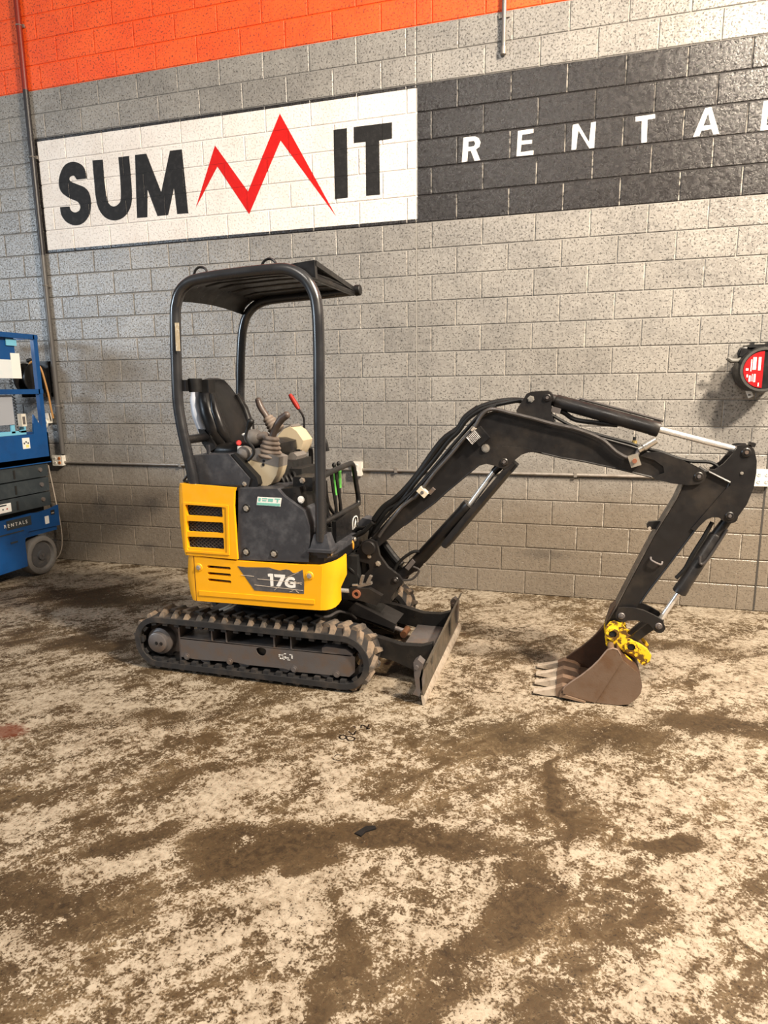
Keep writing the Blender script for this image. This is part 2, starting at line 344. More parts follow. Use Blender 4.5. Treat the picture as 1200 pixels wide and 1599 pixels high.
PATH = {
 'boom_pins': [(3.661, -1.78, 0.785), (4.463, -1.755, 1.324), (4.601, -1.755, 1.673), (4.687, -1.755, 1.679), (5.471, -1.77, 1.269), (4.357, -1.755, 1.399)],
 'stick_pins': [(5.685, -1.76, 1.397), (5.634, -1.76, 1.065), (5.131, -1.77, 0.478), (5.089, -1.77, 0.373), (5.327, -1.77, 0.437), (5.235, -1.77, 0.36), (5.191, -1.77, 0.307)],
 'stick_cyl': [(4.684, -1.7, 1.678), (4.723, -1.7, 1.661), (5.271, -1.7, 1.509), (5.649, -1.7, 1.406), (5.698, -1.7, 1.392)],
 'boom_cyl': [(4.457, -1.7, 1.318), (4.404, -1.7, 1.265), (4.25, -1.7, 1.072), (3.955, -1.7, 0.69), (3.804, -1.7, 0.569)],
 'boom_guard': [(4.506, -1.76, 1.322), (4.106, -1.76, 0.814)],
 'bucket_cyl': [(5.647, -1.7, 1.053), (5.592, -1.7, 0.952), (5.422, -1.7, 0.614), (5.34, -1.7, 0.446), (5.336, -1.7, 0.412)],
 'swing_pins': [(3.829, -1.79, 0.595), (3.622, -1.9, 0.531), (3.72, -1.79, 0.69), (3.664, -1.79, 0.731)],
 'near_hoop': [(2.689, -2.12, 1.172), (2.678, -2.12, 1.256), (2.66, -2.12, 1.361), (2.625, -2.12, 1.574), (2.617, -2.12, 1.739), (2.636, -2.12, 2.132), (2.652, -2.12, 2.229), (2.681, -2.12, 2.287), (2.73, -2.12, 2.325), (2.8, -2.12, 2.345), (2.988, -2.12, 2.36), (3.234, -2.12, 2.369), (3.342, -2.12, 2.364), (3.425, -2.12, 2.324), (3.474, -2.12, 2.263), (3.5, -2.12, 2.175), (3.505, -2.12, 1.98), (3.497, -2.12, 1.635), (3.486, -2.12, 0.893)],
 'far_hoop': [(2.488, -1.22, 1.23), (2.52, -1.22, 1.608), (2.562, -1.22, 2.061), (2.588, -1.22, 2.181), (2.631, -1.22, 2.244), (2.707, -1.22, 2.288), (2.834, -1.22, 2.312), (3.452, -1.22, 2.349)],
 'roof': [(2.688, -2.12, 2.262), (2.634, -1.22, 2.291), (3.451, -1.22, 2.333), (3.489, -2.12, 2.385), (3.361, -2.12, 2.392), (2.802, -2.1, 2.375), (3.225, -2.1, 2.394)],
 'loop1': [(2.732, -2.06, 2.372), (2.751, -2.06, 2.408), (2.78, -2.06, 2.42), (2.812, -2.06, 2.408), (2.826, -2.06, 2.373)],
 'loop2': [(3.152, -2.06, 2.395), (3.176, -2.06, 2.427), (3.208, -2.06, 2.438), (3.237, -2.06, 2.423), (3.251, -2.06, 2.396)],
 'notch_bolt': [(3.336, -2.085, 1.119)],
 'emblem_panel': [(3.5, -1.916, 0.96), (3.5, -1.548, 0.988), (3.5, -1.459, 0.946), (3.5, -1.528, 0.797), (3.5, -1.916, 0.804)],
 'emblem': [(3.505, -1.624, 0.833), (3.505, -1.572, 0.819), (3.505, -1.528, 0.827), (3.505, -1.516, 0.855), (3.505, -1.544, 0.901), (3.505, -1.55, 0.925), (3.505, -1.603, 0.932), (3.505, -1.62, 0.891)],
 'emblem_c': [(3.505, -1.573, 0.876)],
 'rail': [(3.49, -2.122, 1.259), (3.49, -1.92, 1.27), (3.49, -1.602, 1.275), (3.49, -1.541, 1.26), (3.49, -1.506, 1.198), (3.49, -1.45, 1.043), (3.49, -1.465, 1.003), (3.49, -1.557, 0.997), (3.49, -2.044, 0.993), (3.49, -2.123, 0.994)],
 'levers': [(3.47, -1.88, 1.242), (3.47, -1.832, 1.005), (3.47, -1.793, 1.25), (3.47, -1.753, 1.011), (3.47, -1.977, 1.194), (3.47, -1.924, 1.072), (3.47, -1.832, 1.005)],
 'green': [(3.4, -1.653, 1.207), (3.4, -1.584, 1.198), (3.4, -1.593, 1.075), (3.4, -1.639, 1.082), (3.4, -1.583, 1.214), (3.4, -1.536, 1.208), (3.4, -1.542, 1.117)],
 'deck_front': [(3.53, -2.382, 0.834), (3.53, -1.596, 0.805)],
 'flap': [(3.477, -2.15, 0.492), (3.524, -2.15, 0.754), (3.6, -2.06, 0.795), (3.606, -2.06, 0.724), (3.55, -2.04, 0.637), (3.545, -2.04, 0.52), (3.517, -2.12, 0.489)],
 'seat_far': [(2.53, -1.5, 1.782), (2.66, -1.5, 1.642), (2.72, -1.5, 1.515)],
 'boot': [(3.103, -1.95, 1.375), (3.137, -1.95, 1.477)],
 'grip': [(3.137, -1.95, 1.477), (3.159, -1.95, 1.519), (3.194, -1.95, 1.564), (3.224, -1.95, 1.589)],
 'palm': [(2.993, -1.9, 1.457)],
 'near_lever': [(3.013, -2.05, 1.334), (3.05, -2.05, 1.372), (3.048, -2.05, 1.411), (3.02, -2.05, 1.443), (3.006, -2.05, 1.476), (3.021, -2.05, 1.52), (3.043, -2.05, 1.559)],
 'grey_cap': [(2.971, -1.98, 1.372)],
 'key': [(2.911, -1.98, 1.43)],
 'far_grip': [(2.761, -1.4, 1.669), (2.77, -1.4, 1.63), (2.787, -1.4, 1.6), (2.823, -1.4, 1.557)],
 'far_boot': [(2.823, -1.4, 1.557), (2.9, -1.4, 1.467)],
 'red_lever': [(2.953, -1.3, 1.705), (3.011, -1.3, 1.614), (3.052, -1.3, 1.54), (3.044, -1.3, 1.427)],
 'grab': [(3.081, -1.35, 1.357), (3.109, -1.35, 1.344), (3.117, -1.35, 1.309), (3.112, -1.35, 1.226), (3.089, -1.35, 1.186), (3.008, -1.35, 1.179)],
 'cup': [(2.632, -2.08, 1.768), (2.671, -1.98, 1.768)],
 'rear_bar': [(2.652, -2.1, 1.476), (2.636, -1.9, 1.469)],
 'hose1': [(3.722, -1.775, 0.855), (3.755, -1.775, 0.904), (3.82, -1.775, 0.986), (3.868, -1.775, 1.043), (3.927, -1.775, 1.091), (3.954, -1.775, 1.108), (4.001, -1.775, 1.17), (4.069, -1.775, 1.259), (4.162, -1.775, 1.364), (4.257, -1.775, 1.479), (4.293, -1.775, 1.518), (4.324, -1.775, 1.572), (4.36, -1.775, 1.608), (4.406, -1.775, 1.618), (4.491, -1.775, 1.597), (4.606, -1.775, 1.569), (4.72, -1.775, 1.538), (4.852, -1.775, 1.508), (4.979, -1.775, 1.457), (5.054, -1.775, 1.393), (5.107, -1.775, 1.363), (5.129, -1.775, 1.364)],
 'hose2': [(3.68, -1.73, 0.867), (3.742, -1.73, 0.95), (3.832, -1.73, 1.045), (3.943, -1.73, 1.15), (4.06, -1.73, 1.287), (4.154, -1.73, 1.401), (4.264, -1.73, 1.527), (4.325, -1.73, 1.592), (4.407, -1.73, 1.635)],
 'hose3': [(3.643, -1.68, 0.813), (3.686, -1.68, 0.913), (3.749, -1.68, 1.001), (3.831, -1.68, 1.056), (3.931, -1.68, 1.185), (4.049, -1.68, 1.327), (4.125, -1.68, 1.426), (4.185, -1.68, 1.486), (4.237, -1.68, 1.557), (4.318, -1.68, 1.612), (4.401, -1.68, 1.64), (4.49, -1.68, 1.658), (4.543, -1.68, 1.668)],
 'hose4': [(3.628, -1.66, 0.808), (3.659, -1.66, 0.933), (3.723, -1.66, 1.016), (3.813, -1.66, 1.084), (3.927, -1.66, 1.21), (4.083, -1.66, 1.424), (4.182, -1.66, 1.5), (4.226, -1.66, 1.567), (4.3, -1.66, 1.622), (4.398, -1.66, 1.654), (4.488, -1.66, 1.665), (4.553, -1.66, 1.661)],
 'hose5': [(4.711, -1.7, 1.612), (4.773, -1.7, 1.598), (4.836, -1.7, 1.559), (4.944, -1.7, 1.542), (5.06, -1.7, 1.529)],
 'hose6': [(4.713, -1.73, 1.585), (4.844, -1.73, 1.515), (5.013, -1.73, 1.465), (5.129, -1.73, 1.435), (5.195, -1.73, 1.409), (5.275, -1.73, 1.393), (5.356, -1.73, 1.363), (5.429, -1.73, 1.344), (5.527, -1.73, 1.34), (5.566, -1.73, 1.31), (5.525, -1.73, 1.286), (5.474, -1.73, 1.312)],
 'valve': [(5.149, -1.78, 1.348), (5.169, -1.77, 1.402), (5.192, -1.77, 1.395), (5.251, -1.77, 1.457), (5.149, -1.72, 1.434)],
 'clamp': [(3.998, -1.78, 1.14), (4.305, -1.78, 1.465)],
 'lamp': [(4.307, -1.79, 1.469)],
 'bhose': [(5.562, -1.72, 1.021), (5.527, -1.72, 0.939), (5.478, -1.72, 0.837), (5.451, -1.72, 0.767), (5.428, -1.72, 0.73), (5.404, -1.72, 0.699)],
 'cylhose': [(3.803, -1.74, 0.63), (3.832, -1.74, 0.684), (3.873, -1.74, 0.727), (3.925, -1.74, 0.763), (3.965, -1.74, 0.769)],
 'blade_hose': [(3.381, -2.0, 0.405), (3.427, -1.98, 0.39), (3.456, -1.95, 0.386), (3.5, -1.9, 0.402), (3.544, -1.85, 0.376), (3.572, -1.8, 0.328)],
 'blade_box': [(3.576, -1.75, 0.525), (3.742, -1.75, 0.455), (3.805, -1.62, 0.29), (3.83, -1.85, 0.301), (3.607, -1.85, 0.394)],
}
LETTERS = {
 'letter_s': [[(0.409, 3.67), (0.398, 3.747), (0.356, 3.798), (0.271, 3.827), (0.178, 3.806), (0.115, 3.732), (0.092, 3.651), (0.114, 3.579), (0.197, 3.519), (0.283, 3.481), (0.309, 3.437), (0.292, 3.403), (0.245, 3.39), (0.203, 3.41), (0.189, 3.447), (0.08, 3.451), (0.089, 3.377), (0.145, 3.309), (0.241, 3.276), (0.334, 3.295), (0.404, 3.359), (0.432, 3.448), (0.424, 3.538), (0.377, 3.595), (0.292, 3.633), (0.232, 3.659), (0.217, 3.681), (0.228, 3.701), (0.269, 3.707), (0.297, 3.671)]],
 'letter_u': [[(0.487, 3.817), (0.6, 3.812), (0.598, 3.646), (0.606, 3.509), (0.624, 3.438), (0.673, 3.407), (0.727, 3.423), (0.758, 3.468), (0.769, 3.63), (0.767, 3.816), (0.881, 3.815), (0.884, 3.62), (0.877, 3.458), (0.842, 3.366), (0.767, 3.303), (0.67, 3.287), (0.577, 3.318), (0.514, 3.392), (0.49, 3.491), (0.487, 3.656)]],
 'letter_m': [[(0.943, 3.817), (1.062, 3.815), (1.187, 3.485), (1.303, 3.814), (1.424, 3.813), (1.449, 3.287), (1.335, 3.289), (1.32, 3.507), (1.243, 3.289), (1.131, 3.288), (1.048, 3.518), (1.025, 3.287), (0.915, 3.289)]],
 'mountain_zigzag': [[(1.527, 3.326), (1.75, 3.811), (2.044, 3.415), (2.369, 3.989), (2.843, 3.154), (2.367, 3.784), (2.045, 3.232), (1.763, 3.641)]],
 'letter_i': [[(2.839, 3.813), (2.955, 3.814), (2.952, 3.288), (2.838, 3.286)]],
 'letter_t': [[(3.013, 3.815), (3.335, 3.814), (3.334, 3.695), (3.227, 3.692), (3.228, 3.287), (3.11, 3.288), (3.113, 3.694), (3.012, 3.696)]],
 'letter_r': [[(3.909, 3.64), (3.996, 3.64), (4.027, 3.624), (4.042, 3.594), (4.034, 3.562), (4.007, 3.546), (4.041, 3.466), (3.998, 3.465), (3.966, 3.541), (3.945, 3.539), (3.94, 3.467), (3.898, 3.465)], [(3.948, 3.609), (3.992, 3.608), (4.002, 3.588), (3.992, 3.57), (3.947, 3.569)]],
 'letter_e': [[(4.325, 3.642), (4.438, 3.644), (4.439, 3.616), (4.356, 3.612), (4.353, 3.57), (4.432, 3.569), (4.431, 3.543), (4.352, 3.544), (4.347, 3.49), (4.443, 3.494), (4.443, 3.464), (4.318, 3.465)]],
 'letter_n': [[(4.724, 3.639), (4.762, 3.642), (4.845, 3.507), (4.854, 3.639), (4.886, 3.643), (4.883, 3.466), (4.849, 3.466), (4.765, 3.599), (4.754, 3.469), (4.721, 3.469)]],
 'letter_t2': [[(5.159, 3.644), (5.29, 3.646), (5.293, 3.618), (5.242, 3.617), (5.245, 3.466), (5.209, 3.466), (5.204, 3.612), (5.161, 3.613)]],
 'letter_a': [[(5.619, 3.647), (5.658, 3.649), (5.721, 3.471), (5.684, 3.47), (5.669, 3.506), (5.604, 3.503), (5.593, 3.469), (5.553, 3.468)], [(5.639, 3.611), (5.662, 3.534), (5.614, 3.533)]],
}
STROKES = {'a': [(3.757, -2.626), (3.756, -2.604), (3.771, -2.597), (3.79, -2.611), (3.786, -2.631), (3.771, -2.636), (3.757, -2.626)], 'b': [(3.79, -2.611), (3.803, -2.601), (3.825, -2.605), (3.838, -2.617), (3.83, -2.637), (3.809, -2.638), (3.794, -2.62)], 'c': [(3.782, -2.554), (3.809, -2.577), (3.819, -2.577), (3.819, -2.561), (3.818, -2.538)], 'd': [(3.792, -2.494), (3.804, -2.511)], 'e': [(3.834, -2.506), (3.827, -2.481), (3.837, -2.475), (3.856, -2.49), (3.872, -2.506), (3.877, -2.498)], 'f': [(3.866, -2.514), (3.865, -2.484), (3.863, -2.461)], 'g': [(3.796, -2.796), (3.798, -2.782), (3.815, -2.776), (3.835, -2.777)], 'h': [(3.793, -2.817), (3.81, -2.824), (3.832, -2.821)]}

# ------------------------------------------------------------------ floor
def floor_material():
    n = NT('stained_concrete')
    v = n.pos()
    tn = n.new('ShaderNodeTexNoise'); n.put(tn.inputs['Vector'], v); tn.inputs['Scale'].default_value = 3.2; tn.inputs['Detail'].default_value = 3
    wv = n.new('ShaderNodeVectorMath'); wv.operation = 'MULTIPLY_ADD'
    n.put(wv.inputs[0], tn.outputs[1]); wv.inputs[1].default_value = (0.42, 0.42, 0); n.put(wv.inputs[2], v)
    q = wv.outputs[0]
    mp = n.new('ShaderNodeSeparateXYZ'); n.put(mp.inputs[0], q); x, y = n.add(mp.outputs[0], -0.21), n.add(mp.outputs[1], -0.21)
    px, py, pz = n.xyz()
    mid = n.noise(q, 2.8, 5, 0.68)
    streak = n.noise(n.mapping(n.mapping(v, (1, 1, 1), (0, 0, -0.85)), (1.0, 3.8, 1)), 1.7, 5, 0.68)
    big = n.noise(v, 0.95, 3, 0.6)
    mid2 = n.noise(v, 7.5, 4, 0.72, 0.8)
    fine = n.noise(v, 31, 5, 0.78, 0.5)
    micro = n.noise(v, 110, 2, 0.6)
    concrete = n.mix(n.step(mid2, 0.34, 0.66), (0.055, 0.035, 0.017), (0.170, 0.122, 0.070))
    # pale old coating, flaked off in patches
    s = n.add(n.mul(mid, 0.42), n.add(n.mul(streak, 0.36), n.mul(big, 0.30)))
    s = n.add(s, n.mul(n.add(mid2, -0.5), 0.30))
    s = n.add(s, n.mul(n.add(fine, -0.5), 0.55))
    s = n.add(s, n.mul(n.add(micro, -0.5), 0.34))
    # less coating left toward the wall
    s = n.add(s, n.step(py, -3.2, -1.6, -0.042, -0.030))
    # dark oil and mud patches, plus the arm's painted floor shadow
    stain_shadow = None
    for (cx, cy, rx, ry, ang, k) in STAINS_AND_SHADOW:
        ca, sa = math.cos(ang), math.sin(ang)
        u = n.math('MULTIPLY_ADD', x, ca / rx, n.math('MULTIPLY_ADD', y, sa / rx, -(cx * ca + cy * sa) / rx))
        w = n.math('MULTIPLY_ADD', x, -sa / ry, n.math('MULTIPLY_ADD', y, ca / ry, -(-cx * sa + cy * ca) / ry))
        d = n.math('MULTIPLY_ADD', u, u, n.mul(w, w))
        g = n.math('MULTIPLY_ADD', d, -k * 0.5, k)
        stain_shadow = g if stain_shadow is None else n.math('MAXIMUM', stain_shadow, g)
    stain_shadow = n.step(n.add(stain_shadow, n.add(n.mul(n.add(fine, -0.5), 1.9), n.mul(n.add(mid2, -0.5), 1.9))), 0.30, 0.62)
    s = n.add(s, n.mul(stain_shadow, -0.13))
    coat = n.step(s, 0.465, 0.535)
    pale = n.mix(n.step(n.add(n.mul(fine, 0.6), n.mul(mid2, 0.4)), 0.36, 0.64), (0.165, 0.127, 0.086), (0.365, 0.316, 0.248))
    c = n.mix(coat, concrete, pale)
    mud = n.mix(n.step(fine, 0.3, 0.7), (0.020, 0.012, 0.006), (0.066, 0.043, 0.022))
    worn = n.step(n.add(n.mul(streak, -0.8), n.add(n.mul(mid2, 0.5), n.mul(fine, 0.3))), -0.06, 0.07, 0.0, 0.7)
    c = n.mix(n.mul(worn, n.math('MULTIPLY_ADD', coat, -0.88, 1.0)), c, mud)
    c = n.mix(n.mul(stain_shadow, n.math('MULTIPLY_ADD', coat, -0.80, 0.90)), c, mud)
    # black crumbs and pocks
    sp = n.step(n.add(fine, n.mul(n.add(micro, -0.5), 1.0)), 0.39, 0.30)
    c = n.mix(n.mul(sp, 0.8), c, (0.024, 0.016, 0.010))
    # one small red-brown spill on the left
    dx = n.add(px, -2.06); dy = n.add(py, 3.02)
    rd = n.add(n.math('SQRT', n.add(n.mul(n.mul(dx, dx), 60), n.mul(n.mul(dy, dy), 110))), n.mul(n.add(fine, -0.5), 1.2))
    c = n.mix(n.step(rd, 0.5, 1.0, 0.8, 0), c, (0.10, 0.022, 0.008))
    r = n.math('MULTIPLY_ADD', coat, 0.10, 0.55)
    n.bump(fine, 0.30, 0.006)
    return n.out(c, r, 0.0, 0.25)
# centre x, y, half sizes, turn, strength
STAINS_AND_SHADOW = [
    (3.75, -3.45, 0.30, 0.16, 0.2, 1.0), (4.25, -3.28, 0.42, 0.07, 0.15, 0.95), (4.75, -3.42, 0.12, 0.22, 0.1, 0.9),
    (4.86, -2.85, 0.035, 0.33, 0.0, 0.85), (5.24, -3.03, 0.19, 0.05, 0.35, 1.0), (5.13, -3.44, 0.12, 0.028, 0.7, 0.8),
    (3.25, -3.52, 0.2, 0.07, 0.5, 0.8), (5.05, -2.25, 0.32, 0.16, 0.1, 0.7), (4.62, -2.40, 0.24, 0.13, 0.3, 0.6),
    (5.7, -2.0, 0.45, 0.13, 0.1, 0.75), (4.2, -3.95, 0.06, 0.5, 0.25, 0.6), (4.55, -3.85, 0.08, 0.35, -0.5, 0.65),
    (2.65, -2.75, 0.6, 0.10, 0.45, 0.6), (3.1, -3.95, 0.35, 0.14, 0.3, 0.75), (3.35, -2.95, 0.5, 0.06, 0.6, 0.45),
    (1.6, -1.9, 0.8, 0.14, 0.35, 0.6), (0.9, -1.0, 0.7, 0.25, 0.1, 0.7), (3.0, -1.75, 0.9, 0.4, 0.0, 0.75), (4.3, -1.35, 0.5, 0.10, 0.05, 0.4),  # last two: dark patch under the machine, painted shadow band of the arm
    (5.9, -3.2, 0.3, 0.1, -0.3, 0.6), (4.9, -4.0, 0.3, 0.12, -0.6, 0.6), (5.6, -0.9, 0.7, 0.12, 0.0, 0.5),
]
bm = B(); box(bm, (-4.0, -8.0, -0.15), (9.5, 0.06, 0.0))
floor = ident(finish('floor', bm, floor_material()), 'stained concrete floor with flaking pale coating and brown dirt', kind='structure')

# ------------------------------------------------------------------ block wall
BL, BH, JT = 0.4064, 0.2032, 0.009
SIGN = (-0.12, 3.541, 15 * BH, 20 * BH)

def wall_material(mortar=False):
    n = NT('mortar_paint' if mortar else 'block_paint')
    v = n.pos()
    x, y, z = n.xyz()
    f1 = n.noise(v, 3.0, 3, 0.6); f2 = n.noise(v, 24, 5, 0.72)
    grey = n.mix(n.step(f1, 0.3, 0.7), (0.205, 0.193, 0.178), (0.270, 0.253, 0.230))
    grey = n.mix(n.step(f2, 0.35, 0.7, 0, 0.35), grey, (0.35, 0.332, 0.308))
    # each block its own tone
    row = n.math('FLOOR', n.mul(z, 1 / BH)); odd = n.math('MODULO', row, 2.0)
    colm = n.math('FLOOR', n.math('MULTIPLY_ADD', odd, -0.5, n.mul(x, 1 / BL)))
    cv = n.new('ShaderNodeCombineXYZ'); n.put(cv.inputs[0], colm); n.put(cv.inputs[1], row)
    wn = n.new('ShaderNodeTexWhiteNoise'); wn.noise_dimensions = '2D'; n.put(wn.inputs['Vector'], cv.outputs[0])
    tone = n.step(wn.outputs[0], 0.0, 1.0, 0.93, 1.06)
    grey = n.mix(1.0, grey, n.new('ShaderNodeCombineColor').outputs[0], 'MULTIPLY')
    cc = grey.node.inputs[7].links[0].from_node
    for k in range(3): n.put(cc.inputs[k], tone)
    # dust and scuffs on the lower courses
    low = n.step(n.add(z, n.mul(f1, 0.25)), 0.75, 1.35, 0.75, 0.0)
    grey = n.mix(low, grey, n.mix(f2, (0.128, 0.099, 0.068), (0.222, 0.176, 0.127)))
    for (sx, sz, rx, rz) in ((0.22, 0.62, 0.10, 0.10), (0.85, 0.63, 0.13, 0.09), (0.75, 0.20, 0.12, 0.05), (4.62, 0.36, 0.22, 0.06)):
        dx = n.mul(n.add(x, -sx), 1 / rx); dz = n.mul(n.add(z, -sz), 1 / rz)
        d = n.add(n.math('SQRT', n.add(n.mul(dx, dx), n.mul(dz, dz))), n.mul(n.add(f2, -0.5), 0.8))
        grey = n.mix(n.step(d, 0.2, 1.3, 0.5, 0), grey, (0.075, 0.066, 0.058))
    white = n.mix(n.step(f1, 0.35, 0.75), (0.80, 0.75, 0.70), (0.72, 0.655, 0.60))
    white = n.mix(n.step(f2, 0.55, 0.8, 0, 0.25), white, (0.50, 0.45, 0.41))
    black = n.mix(n.step(f2, 0.45, 0.75, 0, 0.5), (0.017, 0.0145, 0.0145), (0.042, 0.037, 0.035))
    orange = n.mix(n.step(f1, 0.3, 0.7), (0.80, 0.075, 0.006), (0.90, 0.105, 0.010))
    insign = n.band(z, SIGN[2], SIGN[3])
    inwhite = n.mul(n.band(z, SIGN[2] + 0.030, SIGN[3] - 0.028), n.band(x, SIGN[0] + 0.012, SIGN[1]))
    isleft = n.gt(x, SIGN[0] - 0.02)
    c = n.mix(n.mul(insign, isleft), grey, black)
    c = n.mix(inwhite, c, white)
    c = n.mix(n.gt(z, 22 * BH), c, orange)
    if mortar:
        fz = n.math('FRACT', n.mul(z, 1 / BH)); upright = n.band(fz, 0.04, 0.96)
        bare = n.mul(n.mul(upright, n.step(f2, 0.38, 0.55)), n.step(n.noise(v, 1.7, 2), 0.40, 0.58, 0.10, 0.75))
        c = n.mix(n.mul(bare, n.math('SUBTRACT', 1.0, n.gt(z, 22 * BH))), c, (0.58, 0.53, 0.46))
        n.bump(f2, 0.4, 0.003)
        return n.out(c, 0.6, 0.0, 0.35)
    # open pores of the split block, darker inside
    pore = n.noise(v, 66, 3, 0.6)
    pits = n.step(pore, 0.56, 0.62)
    rough_zone = n.step(z, 0.9, 1.3, 0.25, 1.0)
    notsign = n.math('SUBTRACT', 1.0, n.mul(n.mul(insign, isleft), 0.75))
    k = n.mul(n.mul(pits, rough_zone), notsign)
    c = n.mix(n.mul(k, 0.80), c, n.mix(0.8, c, (0.02, 0.018, 0.017)))
    n.bump(n.add(n.mul(pits, -1.0), f2), 0.6, 0.007)
    r = n.add(n.step(f2, 0.3, 0.75, 0.20, 0.36), n.mul(n.math('MAXIMUM', inwhite, n.gt(z, 22 * BH)), 0.3))
    return n.out(c, r, 0.0, 0.6)
M_BLOCK = wall_material()
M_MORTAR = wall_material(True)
X0, X1, ROWS = -3.2, 9.2, 28
CTRL = (3.532, 6.225)
bm = B(); box(bm, (X0, 0.0065, 0.0), (X1, 0.2, ROWS * BH))
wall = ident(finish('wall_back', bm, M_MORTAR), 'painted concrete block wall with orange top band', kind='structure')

def row_joints(r):
    """x of the upright joints of one course"""
    off = 0.0 if r % 2 == 0 else 0.5
    js = [(i + off) * BL for i in range(int(X0 / BL) - 1, int(X1 / BL) + 2)]
    return sorted([j for j in js if X0 < j < X1] + list(CTRL))

def block_mesh(bm, w, cx=0.0, cz=0.0):
    h = BH; a = JT / 2; c = 0.0035
    def ring(dx, y): return [bm.verts.new((cx + sx * (w / 2 - dx), y, cz + sz * (h / 2 - dx))) for sx, sz in ((-1, -1), (1, -1), (1, 1), (-1, 1))]
    r0 = ring(a, 0.010); r1 = ring(a, 0.0028); r2 = ring(a + c, 0.0)
    for p, q in ((r0, r1), (r1, r2)):
        for k in range(4): bm.faces.new((p[k], p[(k + 1) % 4], q[(k + 1) % 4], q[k]))
    bm.faces.new(r2)

def project(p):
    d = _R.transposed() @ (Vector(p) - CAM_POS)
    return (600 + 1026.233 * d.x / d.y, 799.5 - 1026.233 * d.z / d.y)
pieces = []
for r in range(ROWS):
    js = row_joints(r)
    for a, b in zip(js, js[1:]):
        if b - a < 0.02: continue
        u, v_ = project(((a + b) / 2, 0, (r + .5) * BH))
        seen = -40 < u < 1240 and -20 < v_ < 1000
        hidden = (285 < u < 480 and 770 < v_ < 1000) or (0 <= u < 55 and 640 < v_)
        pieces.append((not seen, hidden, ((a + b) / 2 - CAM_POS.x) ** 2 + ((r + .5) * BH - CAM_POS.z) ** 2, a, b, r))
pieces.sort(key=lambda t: t[:3])
block_src = {}
rest = B()
for i, (un, hid, dd, a, b, r) in enumerate(pieces):
    cx, cz, w = (a + b) / 2, (r + .5) * BH, round(b - a, 3)
    if i >= 300 or un:
        block_mesh(rest, w, cx, cz); continue
    if w not in block_src:
        bmm = B(); block_mesh(bmm, w)
        o = finish('block', bmm, M_BLOCK); o.location = (cx, 0, cz); block_src[w] = attach(o, wall)
    else:
        share('block', block_src[w], (cx, 0, cz), wall)
o = finish('block_field', rest, M_BLOCK, wall); o['kind'] = 'stuff'

# control joint sealant strips
M_SEAL = paint('joint_sealant', (0.33, 0.31, 0.28), 0.6)
bm = B(); box(bm, (CTRL[0] - 0.0035, -0.0015, 1.5), (CTRL[0] + 0.0035, 0.006, 15 * BH)); finish('joint_seal', bm, M_SEAL, wall)
bm = B(); box(bm, (CTRL[1] - 0.006, -0.001, 0.0), (CTRL[1] + 0.006, 0.006, 15 * BH)); finish('joint_seal', bm, paint('dark_sealant', (0.05, 0.045, 0.04), 0.6), wall)

# ------------------------------------------------------------------ painted lettering, following the joints
def paint_letter(name, loops, mat, parent):
    bm = B(); es = []
    for lp in loops:
        vs = [bm.verts.new((p[0], -0.0012, p[1])) for p in lp]
        es += [bm.edges.new((vs[i], vs[(i + 1) % len(vs)])) for i in range(len(vs))]
    bmesh.ops.triangle_fill(bm, use_beauty=True, edges=es)
    zs = [p[1] for p in loops[0]]; xs = [p[0] for p in loops[0]]
    def cut(co, no, faces):
        g = set(faces)
        for f in faces: g.update(f.edges); g.update(f.verts)
        bmesh.ops.bisect_plane(bm, geom=list(g), plane_co=co, plane_no=no)
    h = JT / 2
    for r in range(int(min(zs) / BH), int(max(zs) / BH) + 2):
        for s in (-h, h): cut((0, 0, r * BH + s), (0, 0, 1), bm.faces[:])
    for r in range(int(min(zs) / BH), int(max(zs) / BH) + 1):
        for j in row_joints(r):
            if min(xs) - 0.02 < j < max(xs) + 0.02:
                for s in (-h, h):
                    fs = [f for f in bm.faces if r * BH < f.calc_center_median().z < (r + 1) * BH]
                    if fs: cut((j + s, 0, 0), (1, 0, 0), fs)
    injoint = []
    for f in bm.faces:
        c = f.calc_center_median(); k = c.z / BH
        d = abs(k - round(k)) * BH
        if d < h or any(abs(c.x - j) < h for j in row_joints(int(k))): injoint.append(f)
    if injoint:
        ids = set(injoint)
        edges = [e for e in bm.edges if len(e.link_faces) == 2 and (e.link_faces[0] in ids) != (e.link_faces[1] in ids)]
        bmesh.ops.split_edges(bm, edges=edges)
        done = set()
        for f in ids:
            for v in f.verts: done.add(v)
        for v in done: v.co.y = 0.0008
    for f in bm.faces:
        f.normal_update()
        if f.normal.y > 0: f.normal_flip()
    me = bpy.data.meshes.new(name); bm.to_mesh(me); bm.free(); me.materials.append(mat)
    o = bpy.data.objects.new(name, me); COL.objects.link(o)
    return attach(o, parent)

def round_loop(lp, sharp):
    out = []; n = len(lp)
    for i in range(n):
        p0, p1, p2, p3 = (Vector(lp[(i + k) % n]) for k in (-1, 0, 1, 2))
        if i in sharp and (i + 1) % n in sharp: out.append(tuple(p1)); continue
        m0 = (p2 - p1) if i in sharp else (p2 - p0) * 0.5
        m1 = (p2 - p1) if (i + 1) % n in sharp else (p3 - p1) * 0.5
        for k in range(4):
            t = k / 4; out.append(tuple((2*t**3 - 3*t*t + 1) * p1 + (t**3 - 2*t*t + t) * m0 + (3*t*t - 2*t**3) * p2 + (t**3 - t*t) * m1))
    return out
LETTERS['letter_s'][0] = round_loop(LETTERS['letter_s'][0], {0, 14, 15, 29})
LETTERS['letter_u'][0] = round_loop(LETTERS['letter_u'][0], {0, 1, 9, 10})

